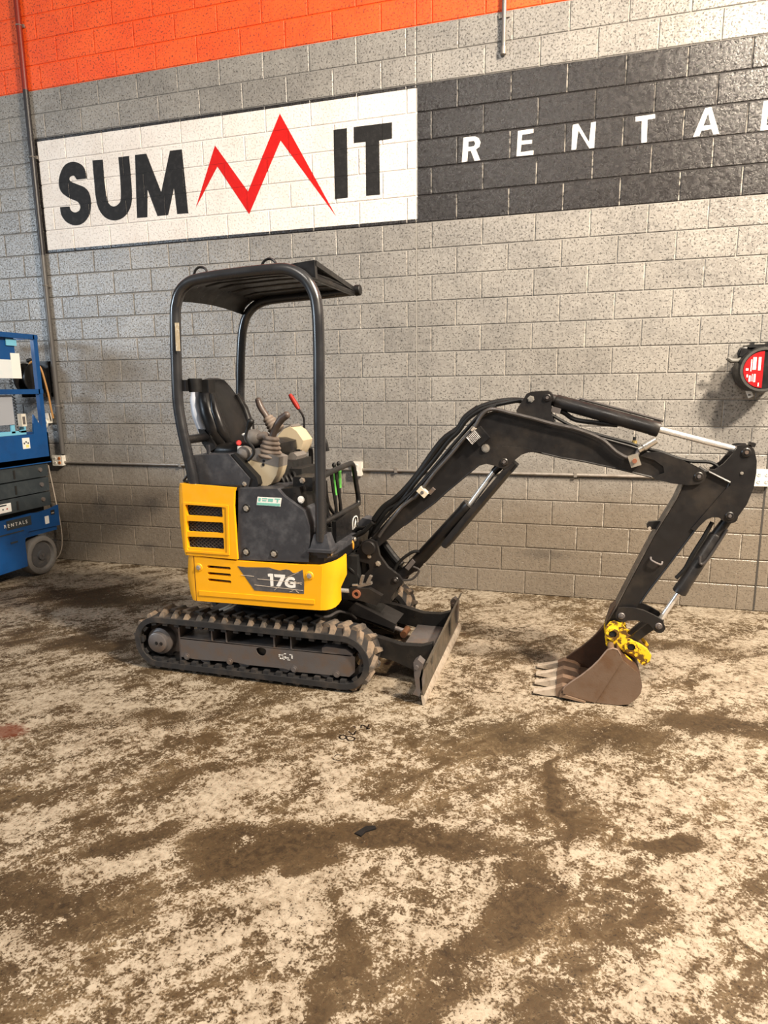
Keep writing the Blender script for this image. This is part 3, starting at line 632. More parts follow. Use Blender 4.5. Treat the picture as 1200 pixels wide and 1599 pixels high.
def letter_paint(name, a, b):
    n = NT(name); v = n.pos(); f = n.noise(v, 20, 5, 0.65)
    n.bump(n.add(f, n.noise(v, 75, 4)), 0.3, 0.005)
    return n.out(n.mix(n.step(f, 0.45, 0.75), a, b), 0.62, 0.0, 0.25)
M_LB = letter_paint('letter_black', (0.014, 0.013, 0.013), (0.030, 0.028, 0.028))
M_LR = letter_paint('letter_red', (0.56, 0.006, 0.004), (0.66, 0.010, 0.006))
M_LW = letter_paint('letter_white', (0.86, 0.83, 0.76), (0.78, 0.74, 0.67))
sign = empty('painted_lettering', (1.7, -0.01, 3.55), 'large painted company lettering in black, red and white on the block wall', 'lettering')
for k, lp in LETTERS.items():
    if k == 'mountain_zigzag': m, nm, lb = M_LR, k, 'red mountain zigzag'
    elif min(p[0] for p in lp[0]) > 3.6: m, nm, lb = M_LW, k, 'white letter on the black field'
    else: m, nm, lb = M_LB, k, 'black letter on the white field'
    ident(paint_letter(nm.replace('t2', 't'), lp, m, sign), lb)
ident(paint_letter('letter_l', [[(5.985, 3.648), (6.02, 3.648), (6.015, 3.492), (6.10, 3.492), (6.10, 3.462), (5.98, 3.462)]], M_LW, sign), 'white letter on the black field')

# ------------------------------------------------------------------ conduits and boxes on the wall
M_GALV = paint('galvanised_conduit', (0.33, 0.30, 0.27), 0.42, 0.55, (0.16, 0.13, 0.10), 0.5, 14)
def pole_material():
    n = NT('painted_conduit'); x, y, z = n.xyz()
    c = n.mix(n.gt(z, 22 * BH), (0.022, 0.020, 0.022), (0.20, 0.014, 0.004))
    c = n.mix(n.lt(z, 3.03), c, (0.085, 0.08, 0.076))
    return n.out(c, 0.4)
t = empty('conduit_pipe', (-0.155, -0.03, 1.1), 'tall vertical conduit pipe running up the wall beside the blue lift', 'conduit')
bm = B(); cyl(bm, (-0.155, -0.026, 1.12), (-0.155, -0.026, 5.69), 0.025, 14); finish('pipe', bm, pole_material(), t)
for z in (1.6, 2.75, 3.9, 5.0):
    bm = B(); box(bm, (-0.195, -0.014, z - 0.014), (-0.115, -0.001, z + 0.014)); tube(bm, [(-0.155 + 0.026 * math.cos(a * math.pi / 8), -0.026 - 0.026 * math.sin(a * math.pi / 8), z) for a in range(9)], 0.005, 6)
    finish('strap', bm, M_GALV, t)
t = empty('conduit_pipe', (3.0, -0.02, 1.036), 'long horizontal conduit pipe along the wall behind the excavator', 'conduit')
bm = B(); cyl(bm, (-0.15, -0.016, 1.036), (2.955, -0.016, 1.036), 0.0125, 10); finish('pipe', bm, M_GALV, t)
bm = B(); cyl(bm, (3.045, -0.016, 1.036), (6.13, -0.016, 1.036), 0.0125, 10); finish('pipe', bm, M_GALV, t)
for x in (1.2, 2.4, 3.35, 4.85, 5.8):
    bm = B(); box(bm, (x - 0.012, -0.031, 1.018), (x + 0.012, -0.0005, 1.056)); finish('strap', bm, M_GALV, t, 0.003)
t = empty('conduit_pipe', (4.205, -0.02, 4.19), 'short conduit stub hanging down above the black sign field', 'conduit')
bm = B(); cyl(bm, (4.205, -0.022, 4.20), (4.205, -0.022, 5.69), 0.017, 12); finish('pipe', bm, paint('dull_conduit', (0.20, 0.185, 0.17), 0.45, 0.3), t)
bm = B(); lathe(bm, [(0, 0.0), (0, 0.021), (0.05, 0.021), (0.055, 0.017)], (4.205, -0.022, 4.17), (0, 0, 1), 12); finish('coupling', bm, M_GALV, t)
bm = B(); box(bm, (4.165, -0.012, 4.42), (4.245, -0.001, 4.45)); finish('strap', bm, M_GALV, t)

M_OUT = paint('outlet_white', (0.72, 0.69, 0.62), 0.4, 0, (0.45, 0.40, 0.33), 0.5, 20)
M_SLOT = paint('slot_dark', (0.02, 0.02, 0.02), 0.5)
def outlet(x, z, w, h, label, orange=False, cols=1):
    t = empty('outlet_box', (x, 0, z), label, 'outlet')
    bm = B(); box(bm, (x - w / 2, -0.048, z - h / 2), (x + w / 2, 0.004, z + h / 2)); finish('box', bm, M_OUT, t, 0.005)
    bm = B(); box(bm, (x - w / 2 - 0.003, -0.053, z - h / 2 - 0.003), (x + w / 2 + 0.003, -0.047, z + h / 2 + 0.003)); finish('cover_plate', bm, M_OUT, t, 0.002)
    for i in range(cols):
        cx = x + (i - (cols - 1) / 2) * w * 0.46
        for s in (-1, 1):
            bm = B(); lathe(bm, [(0, 0), (0, 0.017), (0.005, 0.015), (0.005, 0)], (cx, -0.052, z + s * h * 0.22), (0, -1, 0), 14)
            so = finish('socket', bm, paint('outlet_orange', (0.55, 0.2, 0.06), 0.4) if orange and i == 1 else M_OUT, t)
            for d in (-0.005, 0.005):
                bm = B(); box(bm, (cx + d - 0.0015, -0.0585, z + s * h * 0.22 - 0.005), (cx + d + 0.0015, -0.0565, z + s * h * 0.22 + 0.005)); finish('slot', bm, M_SLOT, so)
outlet(-0.205, 1.055, 0.115, 0.10, 'small outlet box with a tan socket at the foot of the vertical conduit', True, 2)
outlet(3.0, 1.045, 0.085, 0.12, 'white outlet box on the conduit just behind the excavator front rail')
outlet(6.19, 1.052, 0.115, 0.12, 'white four-socket outlet box beside the elbow of the excavator arm', False, 2)

# ------------------------------------------------------------------ excavator materials
M_BLK = paint('black_paint', (0.009, 0.0088, 0.0095), 0.34, 0.0, (0.046, 0.039, 0.033), 0.45, 7, 0.05, 0.4)
M_ARM = paint('arm_black', (0.0125, 0.0115, 0.0118), 0.36, 0.0, (0.046, 0.037, 0.029), 0.5, 5, 0.05, 0.4)
M_PLASTIC = paint('charcoal_plastic', (0.032, 0.033, 0.039), 0.44, 0.0, (0.105, 0.106, 0.115), 0.5, 11, 0.04)
M_YEL = paint('yellow_paint', (0.86, 0.40, 0.006), 0.36, 0.0, (0.70, 0.27, 0.02), 0.35, 6, 0.0, 0.5, 0.5, 0.8)
M_WORNYEL = paint('worn_yellow', (0.86, 0.55, 0.02), 0.42, 0.0, (0.07, 0.028, 0.012), 0.95, 27, 0.2, 0.5, 0.50, 0.57)
M_RUBBER = paint('track_rubber', (0.016, 0.0155, 0.0165), 0.62, 0.0, (0.12, 0.09, 0.065), 0.42, 6, 0.2)
M_LUG = paint('dusty_rubber', (0.045, 0.040, 0.036), 0.8, 0.0, (0.24, 0.175, 0.12), 0.85, 8, 0.2, 0.5, 0.35, 0.65)
M_STEEL = paint('worn_steel', (0.135, 0.122, 0.120), 0.42, 0.35, (0.17, 0.105, 0.062), 0.6, 9, 0.12)
M_BUCKET = paint('bucket_steel', (0.185, 0.125, 0.088), 0.44, 0.30, (0.15, 0.080, 0.042), 0.7, 8, 0.18)
M_BUCKETIN = paint('bucket_rust_shade', (0.055, 0.026, 0.014), 0.6, 0.2, (0.09, 0.04, 0.02), 0.6, 10, 0.2)  # red-brown rust, darkened to paint in the shade inside the bucket
M_BRIGHT = paint('ground_steel', (0.62, 0.54, 0.45), 0.34, 0.45, (0.20, 0.13, 0.08), 0.6, 22, 0.1)
M_CHROME = paint('chrome_rod', (0.88, 0.86, 0.83), 0.24, 0.7)
M_HOSE = paint('hose_rubber', (0.007, 0.0068, 0.007), 0.5, 0.0, None, 0, 9, 0, 0.35)
M_PIPE = paint('steel_line', (0.07, 0.064, 0.062), 0.36, 0.4)
M_BOLT = paint('bolt_zinc', (0.62, 0.58, 0.52), 0.3, 0.8)
M_MESH = paint('grille_wire', (0.10, 0.095, 0.095), 0.4, 0.3)
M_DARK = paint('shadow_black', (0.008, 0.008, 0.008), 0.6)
M_CREAM = paint('cream_plastic', (0.50, 0.42, 0.29), 0.5, 0.0, (0.36, 0.29, 0.19), 0.5, 10)
M_GREYP = paint('grey_plastic', (0.145, 0.132, 0.122), 0.5, 0.0, (0.21, 0.19, 0.17), 0.5, 15)
M_BOOT = paint('boot_rubber', (0.185, 0.145, 0.118), 0.6, 0.0, (0.28, 0.23, 0.19), 0.5, 18)
M_GRIP = paint('grip_brown', (0.085, 0.062, 0.052), 0.42)
M_SEAT = paint('seat_vinyl', (0.006, 0.0056, 0.0062), 0.36, 0.0, (0.026, 0.022, 0.018), 0.45, 6, 0, 0.35)
M_SHELL = paint('seat_shell', (0.62, 0.66, 0.74), 0.4)
M_RED = paint('red_plastic', (0.30, 0.016, 0.010), 0.5, 0.0, None, 0, 9, 0, 0.3)
M_GREEN = paint('green_tape', (0.10, 0.42, 0.07), 0.5)
M_DECALW = paint('decal_white', (0.82, 0.80, 0.76), 0.45)
M_DECALG = paint('decal_grey', (0.075, 0.072, 0.075), 0.42, 0, (0.16, 0.14, 0.13), 0.5, 30)
M_TEAL = paint('sticker_teal', (0.20, 0.50, 0.42), 0.45)
M_COPPER = paint('copper_bush', (0.48, 0.20, 0.12), 0.35, 0.6)
M_AMBER = paint('amber_part', (0.55, 0.25, 0.03), 0.4)

M_TUBE = paint('post_gloss', (0.016, 0.016, 0.018), 0.27, 0.0, None, 0, 2.0, 0.0, 0.9)
EX = empty('mini_excavator', (3.0, -1.68, 0.0), 'yellow and black mini excavator on rubber tracks with its arm reaching right', 'excavator')
YC = -1.68        # centre line of the machine

def bolt(p, axis, parent, r=0.012, h=0.009, mat=None, name='bolt'):
    bm = B(); lathe(bm, [(0, 0), (0, r * 1.5), (h * 0.35, r * 1.5), (h * 0.35, r), (h, r), (h, 0)], p, axis, 6 if r < 0.014 else 14)
    return finish(name, bm, mat or M_BOLT, parent)

# ------------------------------------------------------------------ crawler tracks
TR_XA, TR_XB, TR_Z, TR_R, TR_W = 2.372, 3.605, 0.186, 0.164, 0.23
def stadium(r, n=18):
    pts = []
    for k in range(n + 1):
        a = -math.pi / 2 + math.pi * k / n
        pts.append((TR_XB + r * math.cos(a), TR_Z + r * math.sin(a)))
    for k in range(n + 1):
        a = math.pi / 2 + math.pi * k / n
        pts.append((TR_XA + r * math.cos(a), TR_Z + r * math.sin(a)))
    return pts
def along(s, r):
    """point and outward angle at length s of the loop of radius r"""
    L = TR_XB - TR_XA; C = math.pi * r; s %= 2 * L + 2 * C
    if s < L: return TR_XA + s, TR_Z - r, -math.pi / 2
    s -= L
    if s < C: a = -math.pi / 2 + s / r; return TR_XB + r * math.cos(a), TR_Z + r * math.sin(a), a
    s -= C
    if s < L: return TR_XB - s, TR_Z + r, math.pi / 2
    s -= L
    a = math.pi / 2 + s / r; return TR_XA + r * math.cos(a), TR_Z + r * math.sin(a), a

def lug_mesh(sgn):
    """slanted tread bar; local x along the belt, y across, z outward"""
    bm = B(); h = 0.021
    base = [(-0.030, 0.004), (0.022, 0.004), (0.044, 0.104), (0.004, 0.104)]
    top = [(-0.020, 0.006), (0.010, 0.006), (0.032, 0.092), (0.012, 0.092)]
    a = [bm.verts.new((x, sgn * y, -0.004)) for x, y in base]; b = [bm.verts.new((x, sgn * y, h)) for x, y in top]
    bm.faces.new(a[::-1]); bm.faces.new(b)
    for k in range(4): bm.faces.new((a[k], a[(k + 1) % 4], b[(k + 1) % 4], b[k]))
    return bm
LUGSRC = {}
def track(y0, near):
    y1 = y0 + TR_W; yc = (y0 + y1) / 2
    out = y0 if near else y1; inn = y1 if near else y0; s = 1 if near else -1
    bm = B(); o_, i_ = stadium(TR_R), stadium(TR_R - 0.034)
    n = len(o_); V = [[bm.verts.new((p[0], y, p[1])) for p in lp] for lp, y in ((o_, y0), (o_, y1), (i_, y1), (i_, y0))]
    for a in range(4):
        for k in range(n): bm.faces.new((V[a][k], V[a][(k + 1) % n], V[(a + 1) % 4][(k + 1) % n], V[(a + 1) % 4][k]))
    belt = finish('rubber_track', bm, M_RUBBER, EX, 0.006, 2, 60)
    Ltot = 2 * (TR_XB - TR_XA) + 2 * math.pi * TR_R
    N = 40
    for k in range(N):
        for sg in (-1, 1):
            x, z, a = along((k + (0.5 if sg > 0 else 0)) * Ltot / N, TR_R)
            rot = Euler((0, math.pi / 2 - a, 0))
            if sg not in LUGSRC:
                lo = finish('tread_lug', lug_mesh(sg), M_LUG); LUGSRC[sg] = lo
                lo.location = (x, yc, z); lo.rotation_euler = rot; attach(lo, belt)
            else: share('tread_lug', LUGSRC[sg], (x, yc, z), belt, rot)
    # inner drive teeth: one joined part, too small to pick apart
    bm = B(); r = TR_R - 0.034
    Li = 2 * (TR_XB - TR_XA) + 2 * math.pi * r
    for k in range(40):
        x, z, a = along(k * Li / 40, r - 0.008)
        for yy in (y0 + 0.024, y1 - 0.024):
            obox(bm, (x, yy, z), (0.034, 0.03, 0.024), (0, math.pi / 2 - a, 0))
    o = finish('drive_teeth', bm, M_RUBBER, belt, 0.003, 1); o['kind'] = 'stuff'
    # frame
    q = (out + 0.03 * s, inn - 0.03 * s)
    fr = [(p[0], p[1]) for p in OUT_FRAME]
    bm = B(); hole = [(3.077 + 0.034 * math.cos(t), 0.196 + (0.036 if math.sin(t) < 0 else 0.018) * math.sin(t)) for t in [k * math.pi / 9 for k in range(18)]]
    prism(bm, fr, q[0], q[0] + 0.008 * s, 'Y', [hole]); frame = finish('track_frame', bm, M_STEEL, EX)
    bm = B(); prism(bm, [(2.52, 0.215), (3.66, 0.215), (3.64, 0.12), (2.54, 0.11)], q[0] + 0.02 * s, q[1]); finish('frame_core', bm, M_BLK, frame)
    bm = B(); prism(bm, [(2.52, 0.219), (3.65, 0.225), (3.65, 0.219), (2.52, 0.213)], q[0], q[1]); finish('top_plate', bm, M_STEEL, frame)
    for x in (2.745, 2.845, 3.165, 3.275):
        bm = B(); box(bm, (x - 0.004, min(q), 0.222), (x + 0.004, max(q), 0.300)); finish('stiffener', bm, M_STEEL, frame)
    bm = B(); box(bm, (2.50, min(q) + 0.012, 0.06), (2.512, max(q), 0.295)); finish('motor_guard', bm, M_STEEL, frame)
    for x in (2.56, 2.86, 3.29, 3.56):
        bolt((x, q[0], 0.100), (0, -s, 0), frame, 0.014, 0.012, M_STEEL)
    for x in (2.68, 2.95, 3.22, 3.48):
        bm = B(); lathe(bm, [(-0.07, 0), (-0.07, 0.042), (-0.03, 0.047), (0.03, 0.047), (0.07, 0.042), (0.07, 0)], (x, yc, 0.106), (0, 1, 0), 18); finish('track_roller', bm, M_STEEL, EX)
    # grease tensioner housing above the frame at the front
    bm = B(); prism(bm, [(3.47, 0.222), (3.47, 0.252), (3.50, 0.262), (3.62, 0.258), (3.66, 0.232), (3.66, 0.222)], q[0] + 0.003 * s, q[1]); finish('tensioner_cover', bm, M_STEEL, frame, 0.004)
    # rear sprocket with its drive hub
    bm = B(); prof = []
    for k in range(44):
        r_ = 0.108 if k % 4 < 2 else 0.124
        a = 2 * math.pi * k / 44; prof.append((TR_XA + r_ * math.cos(a), TR_Z + r_ * math.sin(a)))
    prism(bm, prof, yc - 0.018, yc + 0.018); sp = finish('sprocket', bm, M_STEEL, EX)
    bm = B(); lathe(bm, [(0, 0), (0, 0.086), (abs(out - yc) - 0.045, 0.086), (abs(out - yc) - 0.035, 0.068), (abs(out - yc) - 0.012, 0.064), (abs(out - yc) - 0.008, 0.058), (abs(out - yc) - 0.008, 0)], (2.36, yc, 0.178), (0, -s, 0), 30); finish('drive_hub', bm, M_STEEL, sp)
    for dx in (-0.0, 0.034):
        bolt((2.36 + dx, out + 0.0085 * s, 0.176), (0, -s, 0), sp, 0.008, 0.006, M_BLK)
    # front idler: ring, hub and spokes
    bm = B(); ring = [(TR_XB + 0.122 * math.cos(k * math.pi / 16), TR_Z + 0.122 * math.sin(k * math.pi / 16)) for k in range(32)]
    hl = [(TR_XB + 0.085 * math.cos(k * math.pi / 16), TR_Z + 0.085 * math.sin(k * math.pi / 16)) for k in range(32)]
    prism(bm, ring, yc - 0.03, yc + 0.03, 'Y', [hl]); idl = finish('idler_wheel', bm, M_STEEL, EX)
    bm = B(); lathe(bm, [(-0.07, 0), (-0.07, 0.036), (0.07, 0.036), (0.07, 0)], (TR_XB, yc, TR_Z), (0, 1, 0), 18)
    for k in range(5):
        a = k * 2 * math.pi / 5 + 0.3
        obox(bm, (TR_XB + 0.06 * math.cos(a), yc, TR_Z + 0.06 * math.sin(a)), (0.07, 0.03, 0.022), (0, -a, 0))
    finish('idler_hub', bm, M_BUCKET, idl)
    if near:   # worn paint marks on the outer plate
        bm = B()
        for k in range(16):
            u, w = random.uniform(3.19, 3.25), random.uniform(0.150, 0.190)
            box(bm, (u, q[0] - 0.0012, w), (u + random.uniform(0.006, 0.018), q[0], w + random.uniform(0.003, 0.010)))
        box(bm, (3.275, q[0] - 0.0012, 0.165), (3.283, q[0], 0.19)); box(bm, (3.262, q[0] - 0.0012, 0.186), (3.283, q[0], 0.191))
        finish('paint_mark', bm, M_DECALW, frame)
OUT_FRAME = [(2.519, 0.222), (3.135, 0.219), (3.655, 0.226), (3.675, 0.217), (3.673, 0.126), (3.637, 0.092), (3.304, 0.084), (3.22, 0.096), (2.98, 0.092), (2.90, 0.100), (2.62, 0.088), (2.517, 0.094)]
track(-2.155, True)
track(-1.25, False)

# ------------------------------------------------------------------ undercarriage, dozer blade
bm = B(); box(bm, (2.60, -1.93, 0.18), (3.45, -1.24, 0.34)); finish('lower_frame', bm, M_BLK, EX, 0.02)
bm = B(); lathe(bm, [(0, 0), (0, 0.30), (0.05, 0.31), (0.06, 0.27), (0.14, 0.27), (0.14, 0)], (3.0, YC, 0.33), (0, 0, 1), 40); finish('slew_ring', bm, M_BLK, EX)
bl = B()
prof = [(4.101, 0.004), (4.086, 0.10), (4.082, 0.158), (4.094, 0.208), (4.118, 0.255)]
sheet(bl, [[(x - 0.012 * (y + 2.18) / 1.18, y, z * (1 + 0.13 * (y + 2.18) / 1.18)) for y in (-2.18, -1.90, -1.45, -1.0)] for x, z in prof], 0.012, (-1, 0, 0.1))
blade = finish('dozer_blade', bl, paint('blade_face', (0.115, 0.098, 0.078), 0.36, 0.55, (0.22, 0.17, 0.115), 0.6, 7, 0.1), EX)
bm = B(); prism(bm, [(4.10, 0.002), (4.104, 0.03), (4.09, 0.06), (4.078, 0.06), (4.088, 0.002)], -2.182, -0.998); finish('cutting_edge', bm, M_BRIGHT, blade)
for yy in (-2.15, -1.05):   # extension clamps behind the blade ends
    bm = B(); prism(bm, [(4.085, 0.10), (4.09, 0.245), (4.06, 0.27), (4.035, 0.25), (4.04, 0.17), (4.05, 0.10), (4.03, 0.06), (4.07, 0.05)], yy - 0.03, yy + 0.03); finish('blade_clamp', bm, M_STEEL, blade, 0.006)
    bm = B(); cyl(bm, (4.055, yy - 0.045, 0.225), (4.055, yy + 0.045, 0.225), 0.012, 10); finish('clamp_pin', bm, M_STEEL, blade)
for yy in (-1.90, -1.32):
    bm = B(); prism(bm, [(3.30, 0.20), (3.45, 0.31), (3.72, 0.275), (3.90, 0.235), (4.02, 0.24), (4.085, 0.262), (4.08, 0.06), (4.02, 0.07), (3.85, 0.13), (3.62, 0.17), (3.45, 0.18)], yy - 0.025, yy + 0.025)
    finish('blade_arm', bm, M_BLK, EX, 0.006)
bm = B(); box(bm, (3.86, -1.88, 0.14), (4.07, -1.34, 0.152)); finish('blade_brace', bm, M_STEEL, EX, 0.003)
bm = B(); prism(bm, [(3.40, 0.44), (3.44, 0.47), (3.56, 0.43), (3.83, 0.315), (3.80, 0.285), (3.45, 0.38)], -1.80, -1.60); finish('cylinder_cover', bm, M_ARM, EX, 0.008)
bm = B(); cyl(bm, (3.45, -1.70, 0.36), (3.80, -1.70, 0.25), 0.032); finish('blade_cylinder', bm, M_BLK, EX)
bm = B(); cyl(bm, (3.78, -1.70, 0.256), (3.86, -1.70, 0.235), 0.016); finish('blade_rod', bm, M_STEEL, EX)
bm = B(); cyl(bm, (3.865, -1.75, 0.232), (3.865, -1.65, 0.232), 0.022, 14); finish('rod_pin', bm, paint('rusty_pin', (0.11, 0.045, 0.018), 0.5, 0.3, (0.06, 0.03, 0.02), 0.7, 25), EX)
bm = B(); tube(bm, PATH['blade_hose'], 0.009, 8, 5); finish('blade_hose', bm, M_PIPE, EX)
for dx in (0.0, 0.03):
    bm = B(); tube(bm, [(2.83 + dx, -1.98, 0.44), (2.80 + dx, -2.0, 0.41), (2.745 + dx, -2.02, 0.385)], 0.007, 8, 4); finish('grease_line', bm, paint('pale_line', (0.6, 0.57, 0.5), 0.4), EX)

# ------------------------------------------------------------------ house: deck, skirt, covers
def plan_path(y_near, y_far, x_front, x_rear, r, n=6):
    pts = [(x_front, y_near)]
    for k in range(n + 1):
        a = -math.pi / 2 - math.pi / 2 * k / n; pts.append((x_rear + r + r * math.cos(a), y_near + r + r * math.sin(a)))
    for k in range(n + 1):
        a = math.pi - math.pi / 2 * k / n; pts.append((x_rear + r + r * math.cos(a), y_far - r + r * math.sin(a)))
    pts.append((x_front, y_far))
    return pts
def u_wall(bm, y_near, y_far, x_front, x_rear, r, z0, z1, t, bulge=0.0):
    o_ = plan_path(y_near, y_far, x_front, x_rear, r); i_ = plan_path(y_near + t, y_far - t, x_front, x_rear + t, max(r - t, 0.01))
    rows = [(z0, 0.012), (z0 + 0.04, 0.0), ((z0 + z1) / 2, -bulge), (z1 - 0.03, 0.0), (z1, 0.008)]
    A = [[bm.verts.new((x + d if x < x_rear + r else x, y, z)) for x, y in o_] for z, d in rows]
    C = [[bm.verts.new((x, y, z)) for x, y in i_] for z in (z0, z1)]
    n = len(o_)
    for a, b in zip(A, A[1:]):
        for k in range(n - 1): bm.faces.new((a[k], a[k + 1], b[k + 1], b[k]))
    for k in range(n - 1):
        bm.faces.new((C[0][k], C[1][k], C[1][k + 1], C[0][k + 1]))
        bm.faces.new((A[-1][k], A[-1][k + 1], C[1][k + 1], C[1][k])); bm.faces.new((A[0][k], C[0][k], C[0][k + 1], A[0][k + 1]))
    for e in (0, n - 1):
        bm.faces.new([A[i][e] for i in range(5)] + [C[1][e], C[0][e]])
bm = B(); prism(bm, [(2.66, -2.10), (3.44, -2.10), (3.50, -2.04), (3.50, -1.26), (2.66, -1.26)], 0.47, 0.52, 'Z'); finish('house_floor_plate', bm, M_BLK, EX, 0.008)
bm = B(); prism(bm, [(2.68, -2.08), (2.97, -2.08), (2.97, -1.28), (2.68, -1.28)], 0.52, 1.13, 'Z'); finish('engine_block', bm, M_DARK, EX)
# yellow skirt: rear and far side in one piece, near side plate with slots
bm = B(); u_wall(bm, -2.15, -1.21, 2.668, 2.605, 0.06, 0.482, 0.765, 0.03, 0.012); skirt = finish('counterweight_skirt', bm, M_YEL, EX)
bm = B(); box(bm, (2.66, -1.24, 0.482), (3.45, -1.21, 0.757)); finish('side_skirt', bm, M_YEL, EX, 0.006)
def slot_loop(i):
    (xa, za), (xb, zb) = OUT['slots'][2 * i], OUT['slots'][2 * i + 1]
    h = 0.0175; pts = []
    for (cx, cz, a0) in ((xb - 0.006, zb - h / 2, -math.pi / 2), (xa + 0.006, za - h / 2, math.pi / 2)):
        for k in range(5): pts.append((cx + h / 2 * math.cos(a0 + math.pi * k / 4), cz + h / 2 * math.sin(a0 + math.pi * k / 4)))
    return pts
so = [(2.676, 0.763), (2.918, 0.752), (3.208, 0.752), (3.411, 0.754), (3.50, 0.757), (3.482, 0.493), (3.236, 0.487), (2.902, 0.486), (2.676, 0.483)]
bm = B(); prism(bm, so, -2.152, -2.125, 'Y', [slot_loop(i) for i in range(3)]); nsk = finish('side_skirt', bm, M_YEL, EX)
bm = B(); box(bm, (2.78, -2.123, 0.58), (2.97, -2.118, 0.74)); finish('slot_backing', bm, M_DARK, nsk)
bm = B(); prism(bm, OUT['groove'], -2.1575, -2.150); finish('pressed_rib', bm, M_YEL, nsk, 0.004)
bm = B(); box(bm, (2.667, -2.149, 0.486), (2.677, -2.13, 0.760)); finish('seam', bm, paint('seam_shadow', (0.30, 0.12, 0.01), 0.5), nsk)
for x, z in OUT['skirt_bolts']:
    bm = B(); lathe(bm, [(0, 0.026), (0.004, 0.022), (0.0045, 0)], (x, -2.152, z), (0, -1, 0), 20); finish('bolt_dish', bm, M_YEL, nsk)
    bolt((x, -2.156, z), (0, -1, 0), nsk, 0.011, 0.008)
# front corner flap of the skirt
def zrange(t): # bottom and top along the bend
    return (0.493 + 0.03 * t * t, 0.757 + 0.045 * t)
rows = []
plan = [(3.480, -2.151), (3.515, -2.146), (3.545, -2.13), (3.568, -2.105), (3.580, -2.07), (3.585, -2.03)]
for k, (x, y) in enumerate(plan):
    t = k / (len(plan) - 1); z0, z1 = zrange(t)
    zz = [z0, z0 + 0.08, z0 + 0.16, z1 - 0.06, z1]
    rows.append([(x + (0.018 * t if z > 0.68 else -0.02 * t if z < 0.64 else 0.0), y, z) for z in zz])
bm = B(); sheet(bm, rows, 0.022, (-0.5, 0.6, 0)); finish('skirt_front_corner', bm, M_YEL, EX, 0.003)
# decal on the skirt
bm = B(); prism(bm, OUT['decal'], -2.1535, -2.1515); dec = finish('model_decal', bm, M_DECALG, nsk)
for nm in ('d1', 'd7', 'dG'):
    bm = B(); prism(bm, OUT[nm], -2.1548, -2.1530); ident(finish('decal_character', bm, M_DECALW, nsk), 'white character of the model number')
bm = B()
(ax, az), (bx, bz) = OUT['decal'][0], OUT['decal'][13]
for (u0, w0, u1, w1) in ((0.05, 0.62, 0.25, 0.60), (0.30, 0.50, 0.98, 0.47), (0.25, 0.22, 0.99, 0.14), (0.72, 0.62, 0.93, 0.93), (0.55, 0.05, 0.62, 0.22), (0.75, 0.38, 0.95, 0.44), (0.86, 0.52, 0.97, 0.40), (0.78, 0.03, 0.84, 0.10), (0.88, 0.12, 0.92, 0.02)):
    p0 = Vector((ax + u0 * (bx - ax), -2.1545, bz + w0 * (az - bz))); p1 = Vector((ax + u1 * (bx - ax), -2.1545, bz + w1 * (az - bz)))
    d = (p1 - p0).normalized(); obox(bm, (p0 + p1) / 2, ((p1 - p0).length, 0.0016, 0.0022), (0, -math.atan2(d.z, d.x), 0))
finish('scratches', bm, paint('scratch', (0.62, 0.52, 0.42), 0.5), nsk)

# upper side cover with three meshed grilles
cov = [(2.628, 1.202), (2.98, 1.187), (2.971, 1.164), (2.962, 1.081), (2.968, 0.762), (2.632, 0.768)]
def rounded(q, r=0.008):
    out = []
    for i in range(4):
        p = Vector(q[i]); a = (Vector(q[i - 1]) - p).normalized(); b = (Vector(q[(i + 1) % 4]) - p).normalized()
        out += [tuple(p + a * r), tuple(p + (a + b) * r * 0.3), tuple(p + b * r)]
    return out
gr = [OUT['grille%d' % i] for i in (1, 2, 3)]
bm = B(); prism(bm, cov, -2.157, -2.137, 'Y', [rounded(g) for g in gr]); cover = finish('engine_cover', bm, M_YEL, EX)
bm = B(); u_wall(bm, -2.156, -1.20, 2.629, 2.590, 0.038, 0.765, 1.200, 0.03, 0.010); finish('cover_shell', bm, M_YEL, cover)
bm = B(); box(bm, (2.628, -1.225, 0.765), (2.98, -1.20, 1.19)); finish('far_cover', bm, M_YEL, cover, 0.006)
rg = OUT['cover_ridge']; cxr = sum(p[0] for p in rg) / 4; czr = sum(p[1] for p in rg) / 4
bm = B(); prism(bm, [(cxr + (x - cxr) * 1.02 + 0.004, czr + (z - czr) * 1.02) for x, z in rg], -2.163, -2.155, 'Y', [rounded([(cxr + (x - cxr) * 0.93 + 0.004, czr + (z - czr) * 0.94) for x, z in rg])]); finish('pressed_frame', bm, M_YEL, cover)
for i, g in enumerate(gr):
    xs = [p[0] for p in g]; zs = [p[1] for p in g]
    bm = B(); box(bm, (min(xs) - 0.01, -2.128, min(zs) - 0.01), (max(xs) + 0.01, -2.124, max(zs) + 0.01)); grb = finish('grille', bm, M_DARK, cover)
    bm = B(); w = max(xs) - min(xs); h = max(zs) - min(zs); st = 0.027
    for sgn in (-1, 1):
        k = -int(h / st) - 2
        while k * st < w + h:
            # slanted wire clipped to the opening
            x0 = min(xs) + k * st; pa = []
            for t in range(0, 13):
                f = t / 12; xx = x0 + f * h * 1.25; zz = min(zs) + f * h if sgn > 0 else max(zs) - f * h
                if min(xs) - 0.006 <= xx <= max(xs) + 0.006: pa.append((xx, -2.133 - 0.0012 * sgn, zz))
            if len(pa) > 1: tube(bm, [pa[0], pa[-1]], 0.0014, 4)
            k += 1
    o = finish('wire_mesh', bm, M_MESH, grb); o['kind'] = 'stuff'
